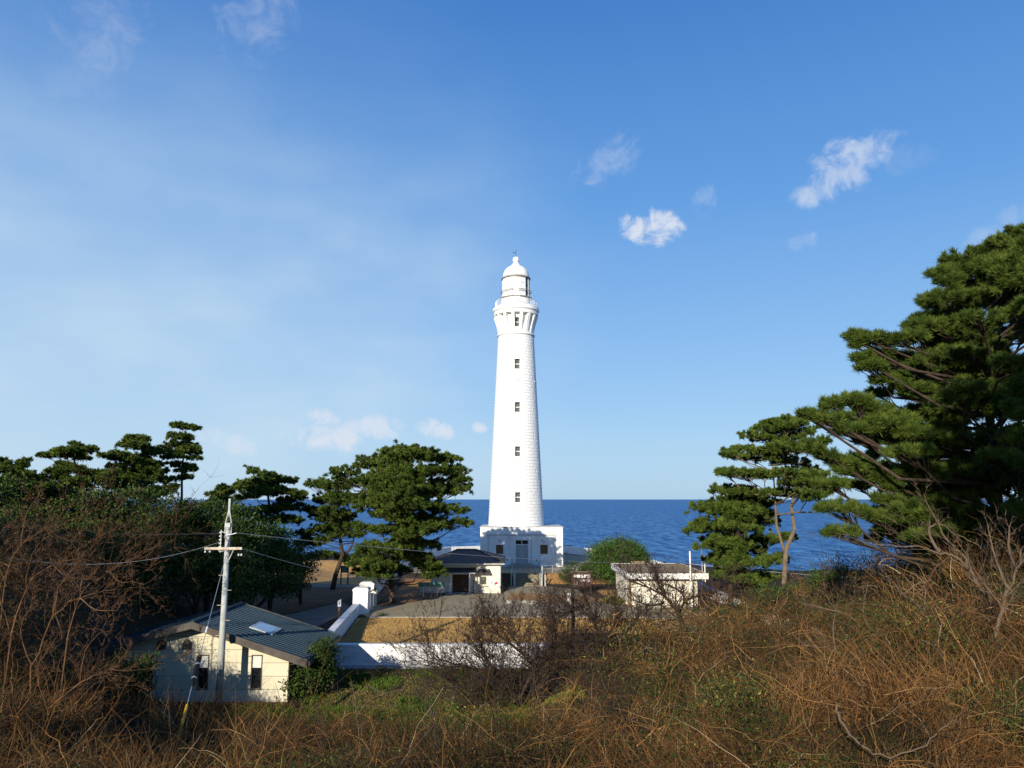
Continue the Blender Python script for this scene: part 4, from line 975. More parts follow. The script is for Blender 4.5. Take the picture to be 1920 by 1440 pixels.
def limb_curve(a_, b_, g, bend=.12):
    a_ = Vector(a_); b_ = Vector(b_); m_ = a_.lerp(b_, .5); L_ = (b_ - a_).length
    m_ += Vector((g.normal() * bend * L_, g.normal() * bend * L_, -.10 * L_ + g.normal() * bend * L_ * .5))
    return [a_, a_.lerp(m_, .55) , m_, m_.lerp(b_, .55), b_]
def pine(label, Y, trunk, pads, tr=.28, dens=1.0, nsize=.25, seed=0, group=None, mat_n='needles', bark='bark_pine', back=.8, nn=9, name='pine_tree', extra=None, depth=1.0, flat=True, wd=.16, trunk2=None, cl=.25, fill=None, rise=.38, mixf=.5):
    """trunk: [(px,py)..] base first; pads: [(px,py,rx,rz)] foliage layers in the plane of the trunk, repeated in front and behind"""
    g = np.random.default_rng(1000 + seed)
    b0 = P(trunk[0][0], trunk[0][1], Y); gz_ = Hs(b0.x, Y)
    t_ = thing(name, label, 'tree', (b0.x, Y, gz_), group)
    tp = [P(px, py, Y) for px, py in trunk]; tp = [Vector((p.x, p.y + g.normal() * .12, p.z)) for p in tp]
    if tp[0].z > gz_ + .05: tp = [Vector((tp[0].x, Y, gz_ - .2))] + tp
    else: tp[0].z = min(tp[0].z, gz_ - .2)
    mbk = MB(); n_ = len(tp); mbk.tube(tp, [tr * (1 - .8 * k / (n_ - 1)) for k in range(n_)], 9)
    stems = [tp]
    if trunk2:
        t2 = [P(px, py, Y + .6) for px, py in trunk2]; mbk.tube(t2, [tr * .6 * (1 - .75 * k / (len(t2) - 1)) for k in range(len(t2))], 8); stems.append(t2)
    P3 = []
    xc = np.mean([p[0] for p in pads])
    for (px, py, rx, rz) in pads:
        c = P(px, py, Y); R = PR(px, py, Y, rx); Z = PR(px, py, Y, rz)
        j = g.normal() * R * .35 * depth
        P3.append((c.x, c.y + j, c.z, R, Z))
    halfw = max(abs(p[0] - tp[-1].x) + p[3] * .5 for p in P3)
    zlo = min(p[2] for p in P3); zhi = max(p[2] for p in P3) + .1
    full = list(P3)
    for (fx_, fy_, frx, frz) in (fill or []):
        c = P(fx_, fy_, Y + g.normal() * 1.2); full.append((c.x, c.y, c.z, PR(fx_, fy_, Y, frx), PR(fx_, fy_, Y, frz)))
    for (x, y, z, R, Z) in P3:
        for s_ in (-1, 1):
            if g.random() < back:
                lev = (z - zlo) / (zhi - zlo)
                reach = halfw * (1 - .55 * lev ** 2) * depth
                ang = g.uniform(.45, 1.0) * PI / 2
                # pull towards the trunk axis, push in depth
                tx = min(tp, key=lambda q: abs(q.z - z)).x
                full.append((tx + (x - tx) * math.cos(ang) * .9, y + s_ * reach * math.sin(ang) * g.uniform(.5, 1), z + g.normal() * .15 * Z - .1 * Z, R * g.uniform(.7, .95), Z * g.uniform(.8, 1)))
    nb_ = len(full)
    for _ in range(int(nb_ * mixf)):
        i1 = g.integers(nb_); near_ = sorted(range(nb_), key=lambda k: (full[k][0] - full[i1][0]) ** 2 + (full[k][1] - full[i1][1]) ** 2 * .4 + (full[k][2] - full[i1][2]) ** 2)[1:5]
        i2 = near_[g.integers(len(near_))]; s_ = g.uniform(.3, .7); a_, b_ = full[i1], full[i2]
        full.append(tuple(a_[k] * s_ + b_[k] * (1 - s_) for k in range(3)) + (a_[3] * .5, a_[4] * .8))
    CC = []; DD = []; TT = []
    for (x, y, z, R, Z) in full:
        tlx = g.normal(0, .16)
        # limb from the trunk
        st_ = stems[g.integers(len(stems))] if len(stems) > 1 else stems[0]
        best = None
        cand = []
        for k in range(len(st_) - 1):
            for s in (0, .25, .5, .75):
                cand.append(st_[k].lerp(st_[k + 1], s))
        hd = [abs(Vector((q.x - x, q.y - y)).length) for q in cand]
        tgt = z - .35 * min(hd) - Z * .3
        q = min(cand, key=lambda c_: abs(c_.z - tgt))
        L_ = (Vector((x, y, z)) - q).length; r0 = min(tr * .4, .018 + L_ * .012)
        cv = limb_curve(q, (x, y, z - Z * .35), g); mbk.tube(cv, [r0, r0 * .85, r0 * .65, r0 * .5, r0 * .35], 5, cap=False)
        m_ = max(5, int(8.5 * R / max(cl * 1.4, .01) * dens ** .5 * 1.3)); m_ = min(m_, 90)
        a_ = g.uniform(0, 2 * PI, m_); rr = np.sqrt(g.uniform(0.02, 1, m_)) * R
        cx_ = x + rr * np.cos(a_); cy_ = y + rr * np.sin(a_) * .9; cz_ = z + Z * (.95 * (1 - .7 * (rr / R) ** 2) * g.uniform(-.55, 1, m_) + g.normal(0, .14, m_)) - .12 * R * (rr / R) ** 2 * g.uniform(-.6, 1, m_) + tlx * (cx_ - x)
        for k in range(m_):
            if k % 2 == 0:
                s0 = cv[3].lerp(cv[4], g.random()); mbk.tube([s0, s0.lerp(Vector((cx_[k], cy_[k], cz_[k])), .55) + Vector((0, 0, -.04 * R)), (cx_[k], cy_[k], cz_[k])], [r0 * .3, r0 * .22, .012], 3, cap=False)
            nt = int(g.integers(9, 17) * dens); rc_ = cl * g.uniform(.6, 1.15)
            out = np.array([(cx_[k] - x) / R, (cy_[k] - y) / R, .0]) + g.normal(0, .45, 3) + np.array([0, 0, rise]); out /= np.linalg.norm(out)
            bl = rc_ * g.uniform(1.0, 2.6); sft = g.random((nt, 1)) ** .8
            pos = out * (bl * (sft - .35)) + g.normal(0, .30, (nt, 3)) * rc_ * (1.1 - .75 * sft)
            pos[:, 2] *= .8
            CC.append(pos + np.array([cx_[k], cy_[k], cz_[k]])); DD.append(unit(g.normal(0, .25, (nt, 3)) + out * .8 + np.array([0, 0, .45])))
            TT.append(np.clip(g.normal(.42, .15) + g.normal(0, .12, nt), 0, 1))
    C = np.concatenate(CC); D = np.concatenate(DD); T = np.concatenate(TT)
    V, F, idx = needles(C, D, nsize * g.uniform(.8, 1.7, len(C)), nn, g=g, width=wd * .62, spread=.72)
    mbk.build('trunk', bark, t_)
    raw('crown', V, F, mat_n, t_, tint=np.repeat(np.clip(T[idx] + g.normal(0, .06, len(idx)), 0, 1), 4))
    return t_

def shade_tree(label, x, y, zc, R, Z, seed, n=260):  # out-of-frame tree added for the shade it casts into view
    g = np.random.default_rng(8000 + seed); gz_ = Hs(x, y); t_ = thing('unseen_shade_tree', label, 'tree', (x, y, gz_)); A = []; mbk = MB()
    mbk.tube([(x, y, gz_ - .3), (x + .3, y, (gz_ + zc) / 2), (x, y, zc + Z * .6)], [.4, .28, .06], 8)
    u = unit(g.normal(0, 1, (n, 3))); cen = u * (g.random((n, 1)) ** .45) * np.array([R, R, Z]) + np.array([x, y, zc])
    for k in range(0, n, 6): mbk.tube([(x, y, zc - Z * .5 + k / n * Z), tuple(cen[k])], [.09, .02], 5, cap=False)
    C = (cen[:, None, :] + g.normal(0, .55, (n, 22, 3))).reshape(-1, 3); V, F = leaves(C, np.full(len(C), .55) * g.uniform(.7, 1.3, len(C)), .5, g=g)
    mbk.build('trunk', 'bark_pine', t_); raw('crown', V, F, 'leaf_dark', t_, tint=np.repeat(g.random(len(C)), 4))
def broad(label, Y, base, pads, seed=0, leaf=.22, dens=1.2, mat_n='leaf_dark', cat='tree', name='evergreen_tree', group=None, tr=.16, depth=1.0, aspect=.5, shell=.5):
    g = np.random.default_rng(3000 + seed); b0 = P(base[0], base[1], Y); gz_ = Hs(b0.x, Y)
    t_ = thing(name, label, cat, (b0.x, Y, gz_), group); mbk = MB(); CC = []; TT = []
    for (px, py, rx, rz) in pads:
        c = P(px, py, Y); R = PR(px, py, Y, rx); Z = PR(px, py, Y, rz)
        for s_ in (0, -1, 1):
            if s_ and g.random() < .25: continue
            cc = Vector((c.x + g.normal() * .1 * R, c.y + s_ * R * .7 * depth, c.z - (abs(s_) * .12 * Z)))
            q = Vector((b0.x + (cc.x - b0.x) * .15, Y + (cc.y - Y) * .15, gz_ + max(.2, (cc.z - gz_) * .35)))
            mbk.tube([Vector((b0.x, Y, gz_ - .2)), q, cc], [tr, tr * .6, tr * .15], 6, cap=False)
            m_ = max(6, int(22 * (R * Z) / (leaf * leaf * 18) * dens)); m_ = min(m_, 420)
            u = unit(g.normal(0, 1, (m_, 3))); rad_ = (g.uniform(shell, 1, m_) ** .7) * (1 + .18 * np.sin(u[:, 0] * 5 + seed) * np.cos(u[:, 2] * 4 + 1))
            cen = u * rad_[:, None] * np.array([R, R * .8, Z]) + np.array(cc)
            tn = g.normal(.4, .14, m_)
            for k in range(m_):
                nt = int(g.integers(10, 20)); p = g.normal(0, leaf * 1.15, (nt, 3)) * np.array([1, 1, .7]) + cen[k]
                CC.append(p); TT.append(np.clip(tn[k] + g.normal(0, .12, nt), 0, 1))
    C = np.concatenate(CC); T = np.concatenate(TT)
    V, F = leaves(C, leaf * g.uniform(.7, 1.3, len(C)), aspect, g=g, up=.6)
    mbk.build('trunk', 'bark_pine', t_); raw('crown', V, F, mat_n, t_, tint=np.repeat(T, 4)); return t_

def bare_tree(name, label, Y, limbs, r0, seed=0, material='twig_dark', lv=3, nb=5, ln=.55, fan=.75, cat='tree', group=None, twr=.012, upb=.35, px_scale=True, dy=.5, base_to_ground=True):
    """limbs: pixel polylines thick end first; they bear forking branches and fine twigs"""
    g = np.random.default_rng(5000 + seed)
    first = P(limbs[0][0][0], limbs[0][0][1], Y); gz_ = Hs(first.x, Y)
    t_ = thing(name, label, cat, (first.x, Y, gz_), group)
    mb_ = MB(); tw = Acc(); starts = []
    for li, lm in enumerate(limbs):
        off = g.normal(0, dy) if li else 0; m_n = len(lm)
        pts = [P(px, py, Y + (off * k / max(1, m_n - 1))) for k, (px, py) in enumerate(lm)]
        # smooth
        dense = []
        for k in range(m_n - 1):
            p0 = pts[max(k - 1, 0)]; p1_ = pts[k]; p2_ = pts[k + 1]; p3 = pts[min(k + 2, m_n - 1)]
            for s in (0, .34, .67):
                dense.append(.5 * ((2 * p1_) + (p2_ - p0) * s + (2 * p0 - 5 * p1_ + 4 * p2_ - p3) * s * s + (3 * p1_ - p0 - 3 * p2_ + p3) * s ** 3))
        dense.append(pts[-1]); 
        if li == 0 and base_to_ground: dense = [Vector((dense[0].x, dense[0].y, min(gz_ - .1, dense[0].z)))] + dense
        dn = len(dense); rr = r0 if li == 0 else r0 * .7
        L_ = sum((dense[k + 1] - dense[k]).length for k in range(dn - 1))
        dense = [p + Vector(g.normal(0, 1, 3)) * L_ * .008 for p in dense]
        mb_.tube(dense, [max(rr * (1 - .82 * k / (dn - 1)), twr) for k in range(dn)], 7)
        for k in range(2, dn):
            starts.append((dense[k], (dense[k] - dense[k - 1]).normalized(), L_, rr * (1 - .8 * k / dn)))
    P0 = np.array([s[0][:] for s in starts]); D0 = np.array([s[1][:] for s in starts]); L0 = np.array([s[2] for s in starts]); R0 = np.array([s[3] for s in starts])
    for lev in range(lv):
        m_ = nb if lev == 0 else (3 if lev == 1 else 3)
        idx = np.repeat(np.arange(len(P0)), m_)
        Pn = P0[idx]; Dn = unit(D0[idx] + g.normal(0, fan, (len(idx), 3)) + np.array([0, 0, upb])); Ln = L0[idx] * (ln if lev == 0 else .62) * g.uniform(.35, 1.05, len(idx)) * (.55 if lev == 0 else 1)
        Rn = np.maximum(R0[idx] * .45, twr * (.9 if lev < 2 else .75))
        V, F, per, ends, mids = twigs(Pn, Dn, Ln, Rn, curl=.28, seg=4, g=g)
        tw.add(V, F, .5)
        D2 = unit(ends - mids); sel = g.random(len(ends)) < .85
        P0 = np.concatenate([ends[sel], mids[sel]]); D0 = np.concatenate([D2[sel], Dn[sel]]); L0 = np.concatenate([Ln[sel], Ln[sel]]) * .9; R0 = np.concatenate([Rn[sel] * .5] * 2)
    mb_.build('trunk', material, t_); raw('branches', np.concatenate(tw.V), np.concatenate(tw.F), material, t_); return t_

# ------------------------------------------------------------------ pines, left and centre
pine('broad dark pine with layered crown standing left of the ticket house', 80, [(736, 1128), (733, 1085), (742, 1040), (762, 990), (760, 940), (768, 890), (772, 852)],
     [(772, 852, 56, 16), (700, 868, 32, 15), (843, 860, 24, 11), (645, 886, 30, 13), (856, 881, 22, 9), (725, 888, 55, 18), (817, 886, 32, 12), (660, 904, 40, 12), (858, 921, 26, 11), (817, 914, 40, 14),
      (738, 917, 58, 17), (864, 902, 18, 7), (777, 937, 58, 14), (843, 956, 34, 11), (863, 981, 20, 8), (700, 946, 46, 14), (738, 972, 45, 13), (817, 977, 34, 11), (790, 996, 38, 11), (692, 993, 28, 9),
      (712, 1026, 42, 14), (790, 1023, 40, 13), (681, 1048, 30, 12), (694, 1070, 30, 10), (725, 1058, 24, 11), (817, 1076, 22, 10), (777, 1046, 32, 12), (800, 1060, 26, 9)],
     tr=.36, seed=1, dens=1.0, nsize=.25, back=.75)
pine('dark leaning pine with open trunk beside the map board', 94, [(622, 1112), (630, 1078), (642, 1040), (636, 1000), (628, 960), (630, 920)],
     [(593, 909, 24, 10), (634, 914, 28, 10), (626, 935, 42, 13), (655, 940, 24, 11), (582, 956, 26, 11), (621, 967, 42, 13), (650, 984, 28, 9), (595, 995, 34, 12), (621, 1008, 34, 11), (582, 1021, 28, 12), (664, 1003, 20, 7), (603, 1042, 24, 9)],
     tr=.34, seed=2, trunk2=[(638, 1045), (655, 1032), (662, 1018), (664, 1005)], back=.4, mixf=.2)
pine('flat topped umbrella shaped pine right of the utility pole', 90, [(512, 1120), (508, 1060), (512, 1000), (505, 950), (500, 905), (498, 892)],
     [(491, 890, 34, 9), (515, 899, 32, 8), (545, 902, 14, 7), (452, 912, 22, 8), (491, 914, 48, 10), (473, 928, 38, 8), (558, 926, 18, 8), (543, 936, 26, 7), (517, 954, 38, 8), (470, 962, 34, 9), (540, 975, 26, 9)],
     tr=.28, seed=3, back=.4, mixf=.15, mat_n='needles')
pine('slender pine with five separate foliage tiers standing tallest on the left', 75, [(338, 1010), (341, 930), (341, 880), (346, 840), (346, 800)],
     [(344, 801, 26, 5), (334, 798, 14, 4), (338, 820, 24, 8), (322, 834, 34, 6), (350, 847, 30, 9), (321, 857, 18, 5), (366, 860, 13, 5), (338, 873, 27, 7), (350, 883, 18, 6), (334, 899, 24, 6)],
     tr=.17, seed=4, back=.25, mixf=0, dens=.8, nsize=.20, cl=.13)
pine('conical dark pine standing just left of the slender tiered one', 71, [(268, 1010), (270, 930), (272, 880), (266, 840), (266, 822)],
     [(265, 825, 20, 8), (262, 838, 28, 10), (280, 850, 20, 8), (212, 857, 18, 7), (233, 860, 28, 9), (258, 868, 34, 10), (251, 880, 46, 12), (284, 884, 20, 10), (228, 892, 30, 10), (262, 903, 52, 12), (240, 918, 48, 12), (285, 922, 36, 12)],
     tr=.22, seed=5, back=.4, mixf=.15, dens=.9, nsize=.21, cl=.15)
pine('windswept pine with one long arm pointing left above the forest', 66, [(150, 1000), (146, 930), (144, 880), (136, 862), (140, 838)],
     [(141, 836, 9, 6), (168, 842, 14, 5), (138, 848, 26, 7), (102, 853, 26, 5), (80, 855, 10, 3), (146, 859, 16, 5), (118, 871, 10, 3), (140, 880, 26, 8), (176, 888, 24, 9), (108, 886, 20, 8), (182, 902, 30, 10), (130, 905, 46, 11)],
     tr=.17, seed=6, back=.25, mixf=0, dens=.8, nsize=.20, cl=.13)
pine('small pine at the far left edge with spiky top', 62, [(30, 1000), (32, 930), (30, 880), (34, 862)],
     [(44, 866, 10, 5), (29, 874, 20, 9), (3, 866, 8, 7), (9, 883, 24, 9), (58, 892, 20, 7), (30, 900, 44, 11), (80, 912, 36, 10)],
     tr=.15, seed=7, back=.3, mixf=.1, dens=.8, nsize=.20, cl=.14)
pine('thin sparse young pine above the utility pole top', 84, [(418, 1010), (416, 950), (415, 915)], [(414, 917, 10, 7), (405, 928, 12, 5), (424, 926, 10, 5), (416, 938, 18, 6), (396, 946, 14, 5)], tr=.09, seed=8, dens=.7, back=.3, nsize=.26, cl=.22)
fm = [('green forest tree behind the arching bare shrubs at the left edge', 60, (40, 1080), [(40, 985, 66, 36), (20, 1030, 60, 40)]),
      ('green forest tree behind the ridge of the left thicket', 61, (130, 1090), [(130, 1005, 66, 38), (120, 1050, 66, 40)]),
      ('dark forest tree left of the hut above the dark hollow', 62, (215, 1100), [(215, 1030, 60, 40), (200, 1075, 70, 44)]),
      ('green forest tree under the far left spiky pine', 61, (30, 1040), [(30, 912, 58, 24), (10, 945, 40, 24), (40, 960, 60, 30)]),
      ('green forest tree filling the gap below the windswept pine', 64, (110, 1050), [(112, 920, 58, 24), (140, 950, 50, 26), (100, 965, 70, 30), (60, 940, 50, 26)]),
      ('round dark forest tree below and right of the windswept pine', 66, (185, 1060), [(188, 930, 56, 26), (205, 965, 50, 28), (170, 985, 60, 36)]),
      ('dense forest tree below the conical pine', 68, (262, 1060), [(262, 935, 56, 28), (270, 985, 60, 36), (225, 980, 50, 36), (250, 1040, 60, 40)]),
      ('lighter green forest tree behind the bare thicket below the tiered pine', 64, (330, 1080), [(330, 960, 52, 30), (322, 1005, 55, 32)]),
      ('broad forest tree between the tiered pine and the utility pole', 67, (392, 1090), [(390, 962, 46, 24), (385, 1010, 56, 36), (350, 985, 40, 30)]),
      ('dark forest tree directly behind the utility pole crossarm', 66, (430, 1100), [(440, 975, 42, 32), (430, 1040, 60, 44), (470, 1000, 34, 30), (440, 1090, 60, 40)]),
      ('dark forest tree low behind the ridge of the hut roof', 65, (370, 1110), [(370, 1060, 60, 40), (340, 1090, 60, 34)]),
      ('shaded forest tree at the foot of the left thicket', 62, (300, 1120), [(290, 1040, 55, 40), (280, 1090, 60, 40)]),
      ('bright green leafy tree right of the utility pole crossarm', 74, (508, 1100), [(505, 1008, 38, 26), (520, 1040, 46, 28), (490, 1045, 36, 26), (530, 1075, 40, 26)]),
      ('dark tree low between the bright green tree and the brown slope', 80, (565, 1110), [(560, 1055, 38, 28), (545, 1090, 34, 20)]),
      ('dark low tree right behind the hut ridge', 70, (470, 1130), [(470, 1085, 50, 34), (520, 1100, 36, 22)])]
for i_, (lab, Y_, bs, pd) in enumerate(fm):
    broad(lab, Y_, bs, pd, seed=i_, mat_n='leaf_bright' if i_ in (12,) else 'leaf_dark', leaf=.25, dens=1.5, shell=.3, group='forest trees behind the hut')

# ------------------------------------------------------------------ pines, right
pine('tall layered pine with pale bare trunk right of the outbuilding', 70, [(1469, 1100), (1474, 1030), (1488, 993), (1484, 950), (1493, 915), (1482, 857), (1479, 800)],
     [(1483, 789, 38, 9), (1454, 803, 32, 8), (1420, 818, 30, 8), (1479, 823, 50, 11), (1391, 843, 28, 8), (1367, 855, 18, 6), (1445, 848, 40, 9), (1513, 838, 35, 11), (1381, 889, 44, 8), (1430, 892, 30, 8), (1474, 864, 40, 9),
      (1493, 886, 40, 11), (1532, 891, 28, 11), (1454, 925, 30, 7), (1513, 928, 38, 9), (1493, 908, 34, 8), (1362, 888, 22, 6)],
     tr=.23, seed=11, mixf=.25, bark='bark_pale', trunk2=[(1471, 1035), (1456, 985), (1454, 945), (1450, 885), (1440, 835)], back=.45, dens=1.05, nsize=.23, cl=.21)
pine('low rounded pine standing in front of the sea beside the outbuilding', 75, [(1369, 1110), (1367, 1040), (1368, 985), (1370, 930)],
     [(1367, 921, 42, 12), (1325, 954, 34, 15), (1381, 954, 48, 17), (1430, 945, 32, 13), (1313, 993, 26, 13), (1372, 988, 48, 16), (1443, 979, 28, 13), (1336, 1018, 34, 12), (1404, 1018, 48, 14), (1367, 1052, 38, 12), (1443, 1052, 34, 12), (1385, 1078, 38, 11), (1432, 1086, 34, 10), (1455, 1010, 30, 10)],
     tr=.26, seed=12, back=.6, dens=1.1, mixf=1.1)
_g = np.random.default_rng(5); near_fill = []
while len(near_fill) < 60:
    py_ = _g.uniform(500, 1080); xb = np.interp(py_, [470, 500, 570, 640, 700, 760, 800, 900, 1000, 1080], [1890, 1800, 1740, 1670, 1655, 1610, 1580, 1600, 1600, 1660])
    px_ = _g.uniform(xb + 55, 1960)
    near_fill.append((px_, py_, _g.uniform(28, 48), _g.uniform(10, 18)))
pine('large near pine filling the right edge of the view', 31, [(1885, 1180), (1868, 960), (1852, 760), (1862, 600), (1896, 460)],
     [(1911, 441, 22, 13), (1892, 469, 35, 18), (1819, 493, 42, 15), (1858, 517, 58, 22), (1760, 517, 20, 9), (1777, 534, 25, 10), (1746, 566, 25, 15), (1794, 573, 48, 18), (1843, 568, 56, 25), (1903, 580, 46, 25),
      (1600, 634, 13, 6), (1629, 640, 28, 10), (1688, 643, 38, 12), (1722, 625, 24, 8), (1746, 612, 38, 12), (1794, 629, 56, 22), (1867, 629, 66, 28), (1615, 673, 16, 6), (1629, 692, 24, 8), (1746, 677, 48, 17), (1673, 711, 28, 10), (1722, 731, 34, 11),
      (1794, 692, 56, 20), (1867, 702, 60, 26), (1561, 760, 19, 8), (1600, 755, 32, 10), (1516, 780, 18, 7), (1552, 792, 30, 10), (1639, 770, 34, 11), (1600, 809, 34, 11), (1673, 809, 48, 14), (1722, 818, 48, 16), (1794, 760, 64, 26), (1867, 770, 66, 30),
      (1552, 857, 38, 10), (1770, 833, 58, 20), (1843, 833, 66, 28), (1600, 872, 34, 11), (1561, 911, 28, 7), (1576, 955, 34, 11), (1624, 969, 28, 10), (1576, 1003, 28, 9), (1649, 886, 38, 12), (1722, 886, 48, 16), (1794, 886, 58, 22), (1867, 882, 58, 26), (1746, 945, 48, 16), (1843, 935, 58, 22), (1900, 900, 50, 30),
      (1680, 950, 40, 12), (1800, 990, 55, 20), (1880, 990, 50, 22), (1740, 1010, 40, 14)],
     tr=.26, seed=13, dens=1.35, nsize=.20, back=.7, nn=9, depth=.75, cl=.13, wd=.065, rise=1.05, fill=near_fill)

shade_tree('unseen evergreen added right of the viewpoint to shade the near pine', 8.8, -1.0, 20.2, 5.0, 4.4, 1, 420)  # added behind the camera only to darken the lower near pine

shade_tree('unseen evergreen added on the left hill to shade the hollow', -46, 13, 19.5, 6.2, 6.2, 3)  # out of view, added to keep the hollow behind the hut dark
shade_tree('second unseen evergreen added on the left hill to cast shade', -40, 10, 16.5, 5.0, 4.2, 4)  # also out of view, widens the shade added over the hollow
# ------------------------------------------------------------------ green shrubs
broad('large round bright green clipped bush right of the terrace steps', 92, (1160, 1085), [(1160, 1042, 44, 34), (1132, 1044, 28, 28), (1190, 1050, 24, 26), (1155, 1068, 42, 24), (1175, 1040, 34, 30)], seed=40, leaf=.26, shell=.2, mat_n='leaf_bright', cat='bush', name='round_bush', dens=3.2, tr=.1, aspect=.35)
broad('low brown green bush between the terrace and the round green bush', 95, (1085, 1085), [(1080, 1070, 28, 16), (1105, 1068, 24, 14), (1062, 1078, 16, 12)], seed=41, leaf=.18, mat_n='leaf_dark', cat='bush', name='low_bush', dens=1.0, tr=.08)
broad('yellow green shrub at the left corner of the outbuilding', 80, (1155, 1132), [(1150, 1127, 16, 8), (1163, 1130, 10, 7)], seed=42, leaf=.13, mat_n='leaf_yellow', cat='bush', name='yellow_shrub', dens=1.4, tr=.05)
broad('tall dark green shrub at the right corner of the hut', 45.5, (590, 1300), [(605, 1225, 26, 26), (575, 1262, 34, 26), (560, 1285, 32, 24), (605, 1255, 26, 24)], seed=43, leaf=.16, mat_n='leaf_dark', cat='bush', name='corner_shrub', dens=1.6, tr=.07)
broad('dark evergreen shrub in front of the left end of the hut', 38, (262, 1330), [(255, 1265, 26, 30), (240, 1300, 32, 26), (282, 1240, 14, 10), (215, 1260, 30, 30)], seed=44, leaf=.14, mat_n='leaf_dark', cat='bush', name='evergreen_shrub', dens=1.3, tr=.07)
broad('small leafy green tuft against the foot of the front wall', 51.6, (722, 1263), [(722, 1258, 18, 7)], seed=45, leaf=.17, mat_n='leaf_bright', cat='plant', name='grass_tuft', dens=2.0, tr=.03, aspect=.2)
broad('smaller green tuft right of the leafy tuft by the front wall', 51.8, (768, 1260), [(768, 1257, 9, 5)], seed=46, leaf=.14, mat_n='leaf_bright', cat='plant', name='grass_tuft', dens=2.0, tr=.03, aspect=.2)
broad('green weed patch by the gate at the edge of the dry lawn', 71.3, (716, 1155), [(716, 1154, 8, 3.5)], seed=47, leaf=.14, mat_n='leaf_bright', cat='plant', name='grass_tuft', dens=2.0, tr=.03, aspect=.3)
broad('pale green glossy bush on the ridge right of the pale trunk', 48, (1555, 1085), [(1550, 1082, 26, 12), (1530, 1096, 22, 10), (1580, 1072, 16, 8)], seed=48, leaf=.13, mat_n='leaf_bright', cat='bush', name='glossy_bush', dens=1.3, tr=.05)
broad('dark green bush at the foot of the pale pine trunk', 62, (1500, 1110), [(1500, 1105, 34, 14), (1440, 1112, 30, 12)], seed=49, leaf=.18, mat_n='leaf_dark', cat='bush', name='evergreen_shrub', dens=1.1, tr=.05)
broad('dark bush hiding the end of the sloping white wall', 66, (1390, 1150), [(1385, 1148, 34, 14), (1350, 1150, 24, 10), (1420, 1142, 30, 14)], seed=50, leaf=.18, mat_n='leaf_dark', cat='bush', name='evergreen_shrub', dens=1.1, tr=.05)

# ------------------------------------------------------------------ bare trees
bare_tree('bare_tree', 'wide bare dark tree spreading its twigs before the front wall', 43, [[(985, 1345), (969, 1312), (940, 1272), (897, 1256), (856, 1250), (800, 1240)], [(1003, 1330), (1012, 1290), (1000, 1255), (984, 1228), (960, 1190)],
          [(940, 1272), (915, 1240), (900, 1200), (905, 1160)], [(969, 1312), (1000, 1262), (1030, 1215), (1050, 1206), (1072, 1204)], [(984, 1228), (940, 1195), (920, 1165)], [(1012, 1290), (1040, 1250), (1045, 1200), (1035, 1160)], [(985, 1345), (920, 1330), (880, 1310), (850, 1285)]],
          .13, seed=1, nb=9, ln=.85, twr=.016)
bare_tree('bare_tree', 'bare dark tree with thick bent stems between the timber post and the outbuilding', 46, [[(1150, 1240), (1130, 1200), (1115, 1160), (1098, 1118)], [(1130, 1200), (1160, 1165), (1150, 1130)], [(1115, 1160), (1080, 1140), (1040, 1125)], [(1140, 1220), (1180, 1180), (1200, 1150)], [(1100, 1130), (1060, 1150), (1020, 1140)]],
          .15, seed=2, nb=8, ln=.85, twr=.016)
bare_tree('bare_tree', 'bare spreading tree standing in front of the outbuilding wall', 48, [[(1278, 1180), (1272, 1150), (1245, 1120), (1210, 1100), (1175, 1085)], [(1272, 1150), (1290, 1125), (1330, 1110), (1365, 1105)], [(1250, 1125), (1240, 1095), (1225, 1070)], [(1290, 1135), (1270, 1105), (1230, 1090)], [(1278, 1165), (1310, 1140), (1345, 1125)], [(1245, 1130), (1215, 1135), (1180, 1120)]],
          .13, seed=3, nb=6, ln=.75, twr=.015)
bare_tree('dead_branch', 'thick pale bare branch arching up before the large near pine', 19, [[(1895, 1180), (1860, 1140), (1838, 1095), (1819, 1069), (1790, 1045), (1760, 1037), (1695, 1024), (1646, 1020)], [(1819, 1069), (1803, 1040), (1785, 1024), (1760, 985), (1732, 930)], [(1760, 1037), (1742, 1000), (1748, 985), (1770, 985), (1800, 1012)]],
          .055, seed=4, material='twig_grey', lv=2, nb=1, ln=.5, twr=.007, fan=.5, cat='branch', dy=.2)
bare_tree('dead_branch', 'slender pale forked branch rising from the thicket on the right', 18, [[(1760, 1180), (1732, 1147), (1695, 1114), (1669, 1091), (1646, 1072)], [(1732, 1147), (1735, 1110), (1728, 1080)], [(1695, 1114), (1720, 1095), (1745, 1088)]], .03, seed=5, material='twig_grey', lv=2, nb=1, ln=.4, twr=.006, fan=.5, cat='branch', dy=.2)
bare_tree('dead_branch', 'long thin pale branch leaning left across the right thicket', 19, [[(1690, 1280), (1665, 1235), (1639, 1196), (1605, 1165), (1575, 1147), (1541, 1099)], [(1639, 1196), (1620, 1150), (1628, 1090)], [(1575, 1147), (1540, 1140), (1500, 1130)]], .03, seed=6, material='twig_grey', lv=2, nb=1, ln=.4, twr=.006, fan=.5, cat='branch', dy=.2)
bare_tree('dead_branch', 'thin pale branch low in the thicket left of the hanging vine', 17, [[(1640, 1270), (1620, 1256), (1567, 1222), (1540, 1215), (1505, 1210)], [(1567, 1222), (1562, 1180), (1565, 1150)], [(1620, 1256), (1660, 1275), (1685, 1300)]], .03, seed=7, material='twig_grey', lv=2, nb=1, ln=.4, twr=.006, fan=.5, cat='branch', dy=.2)
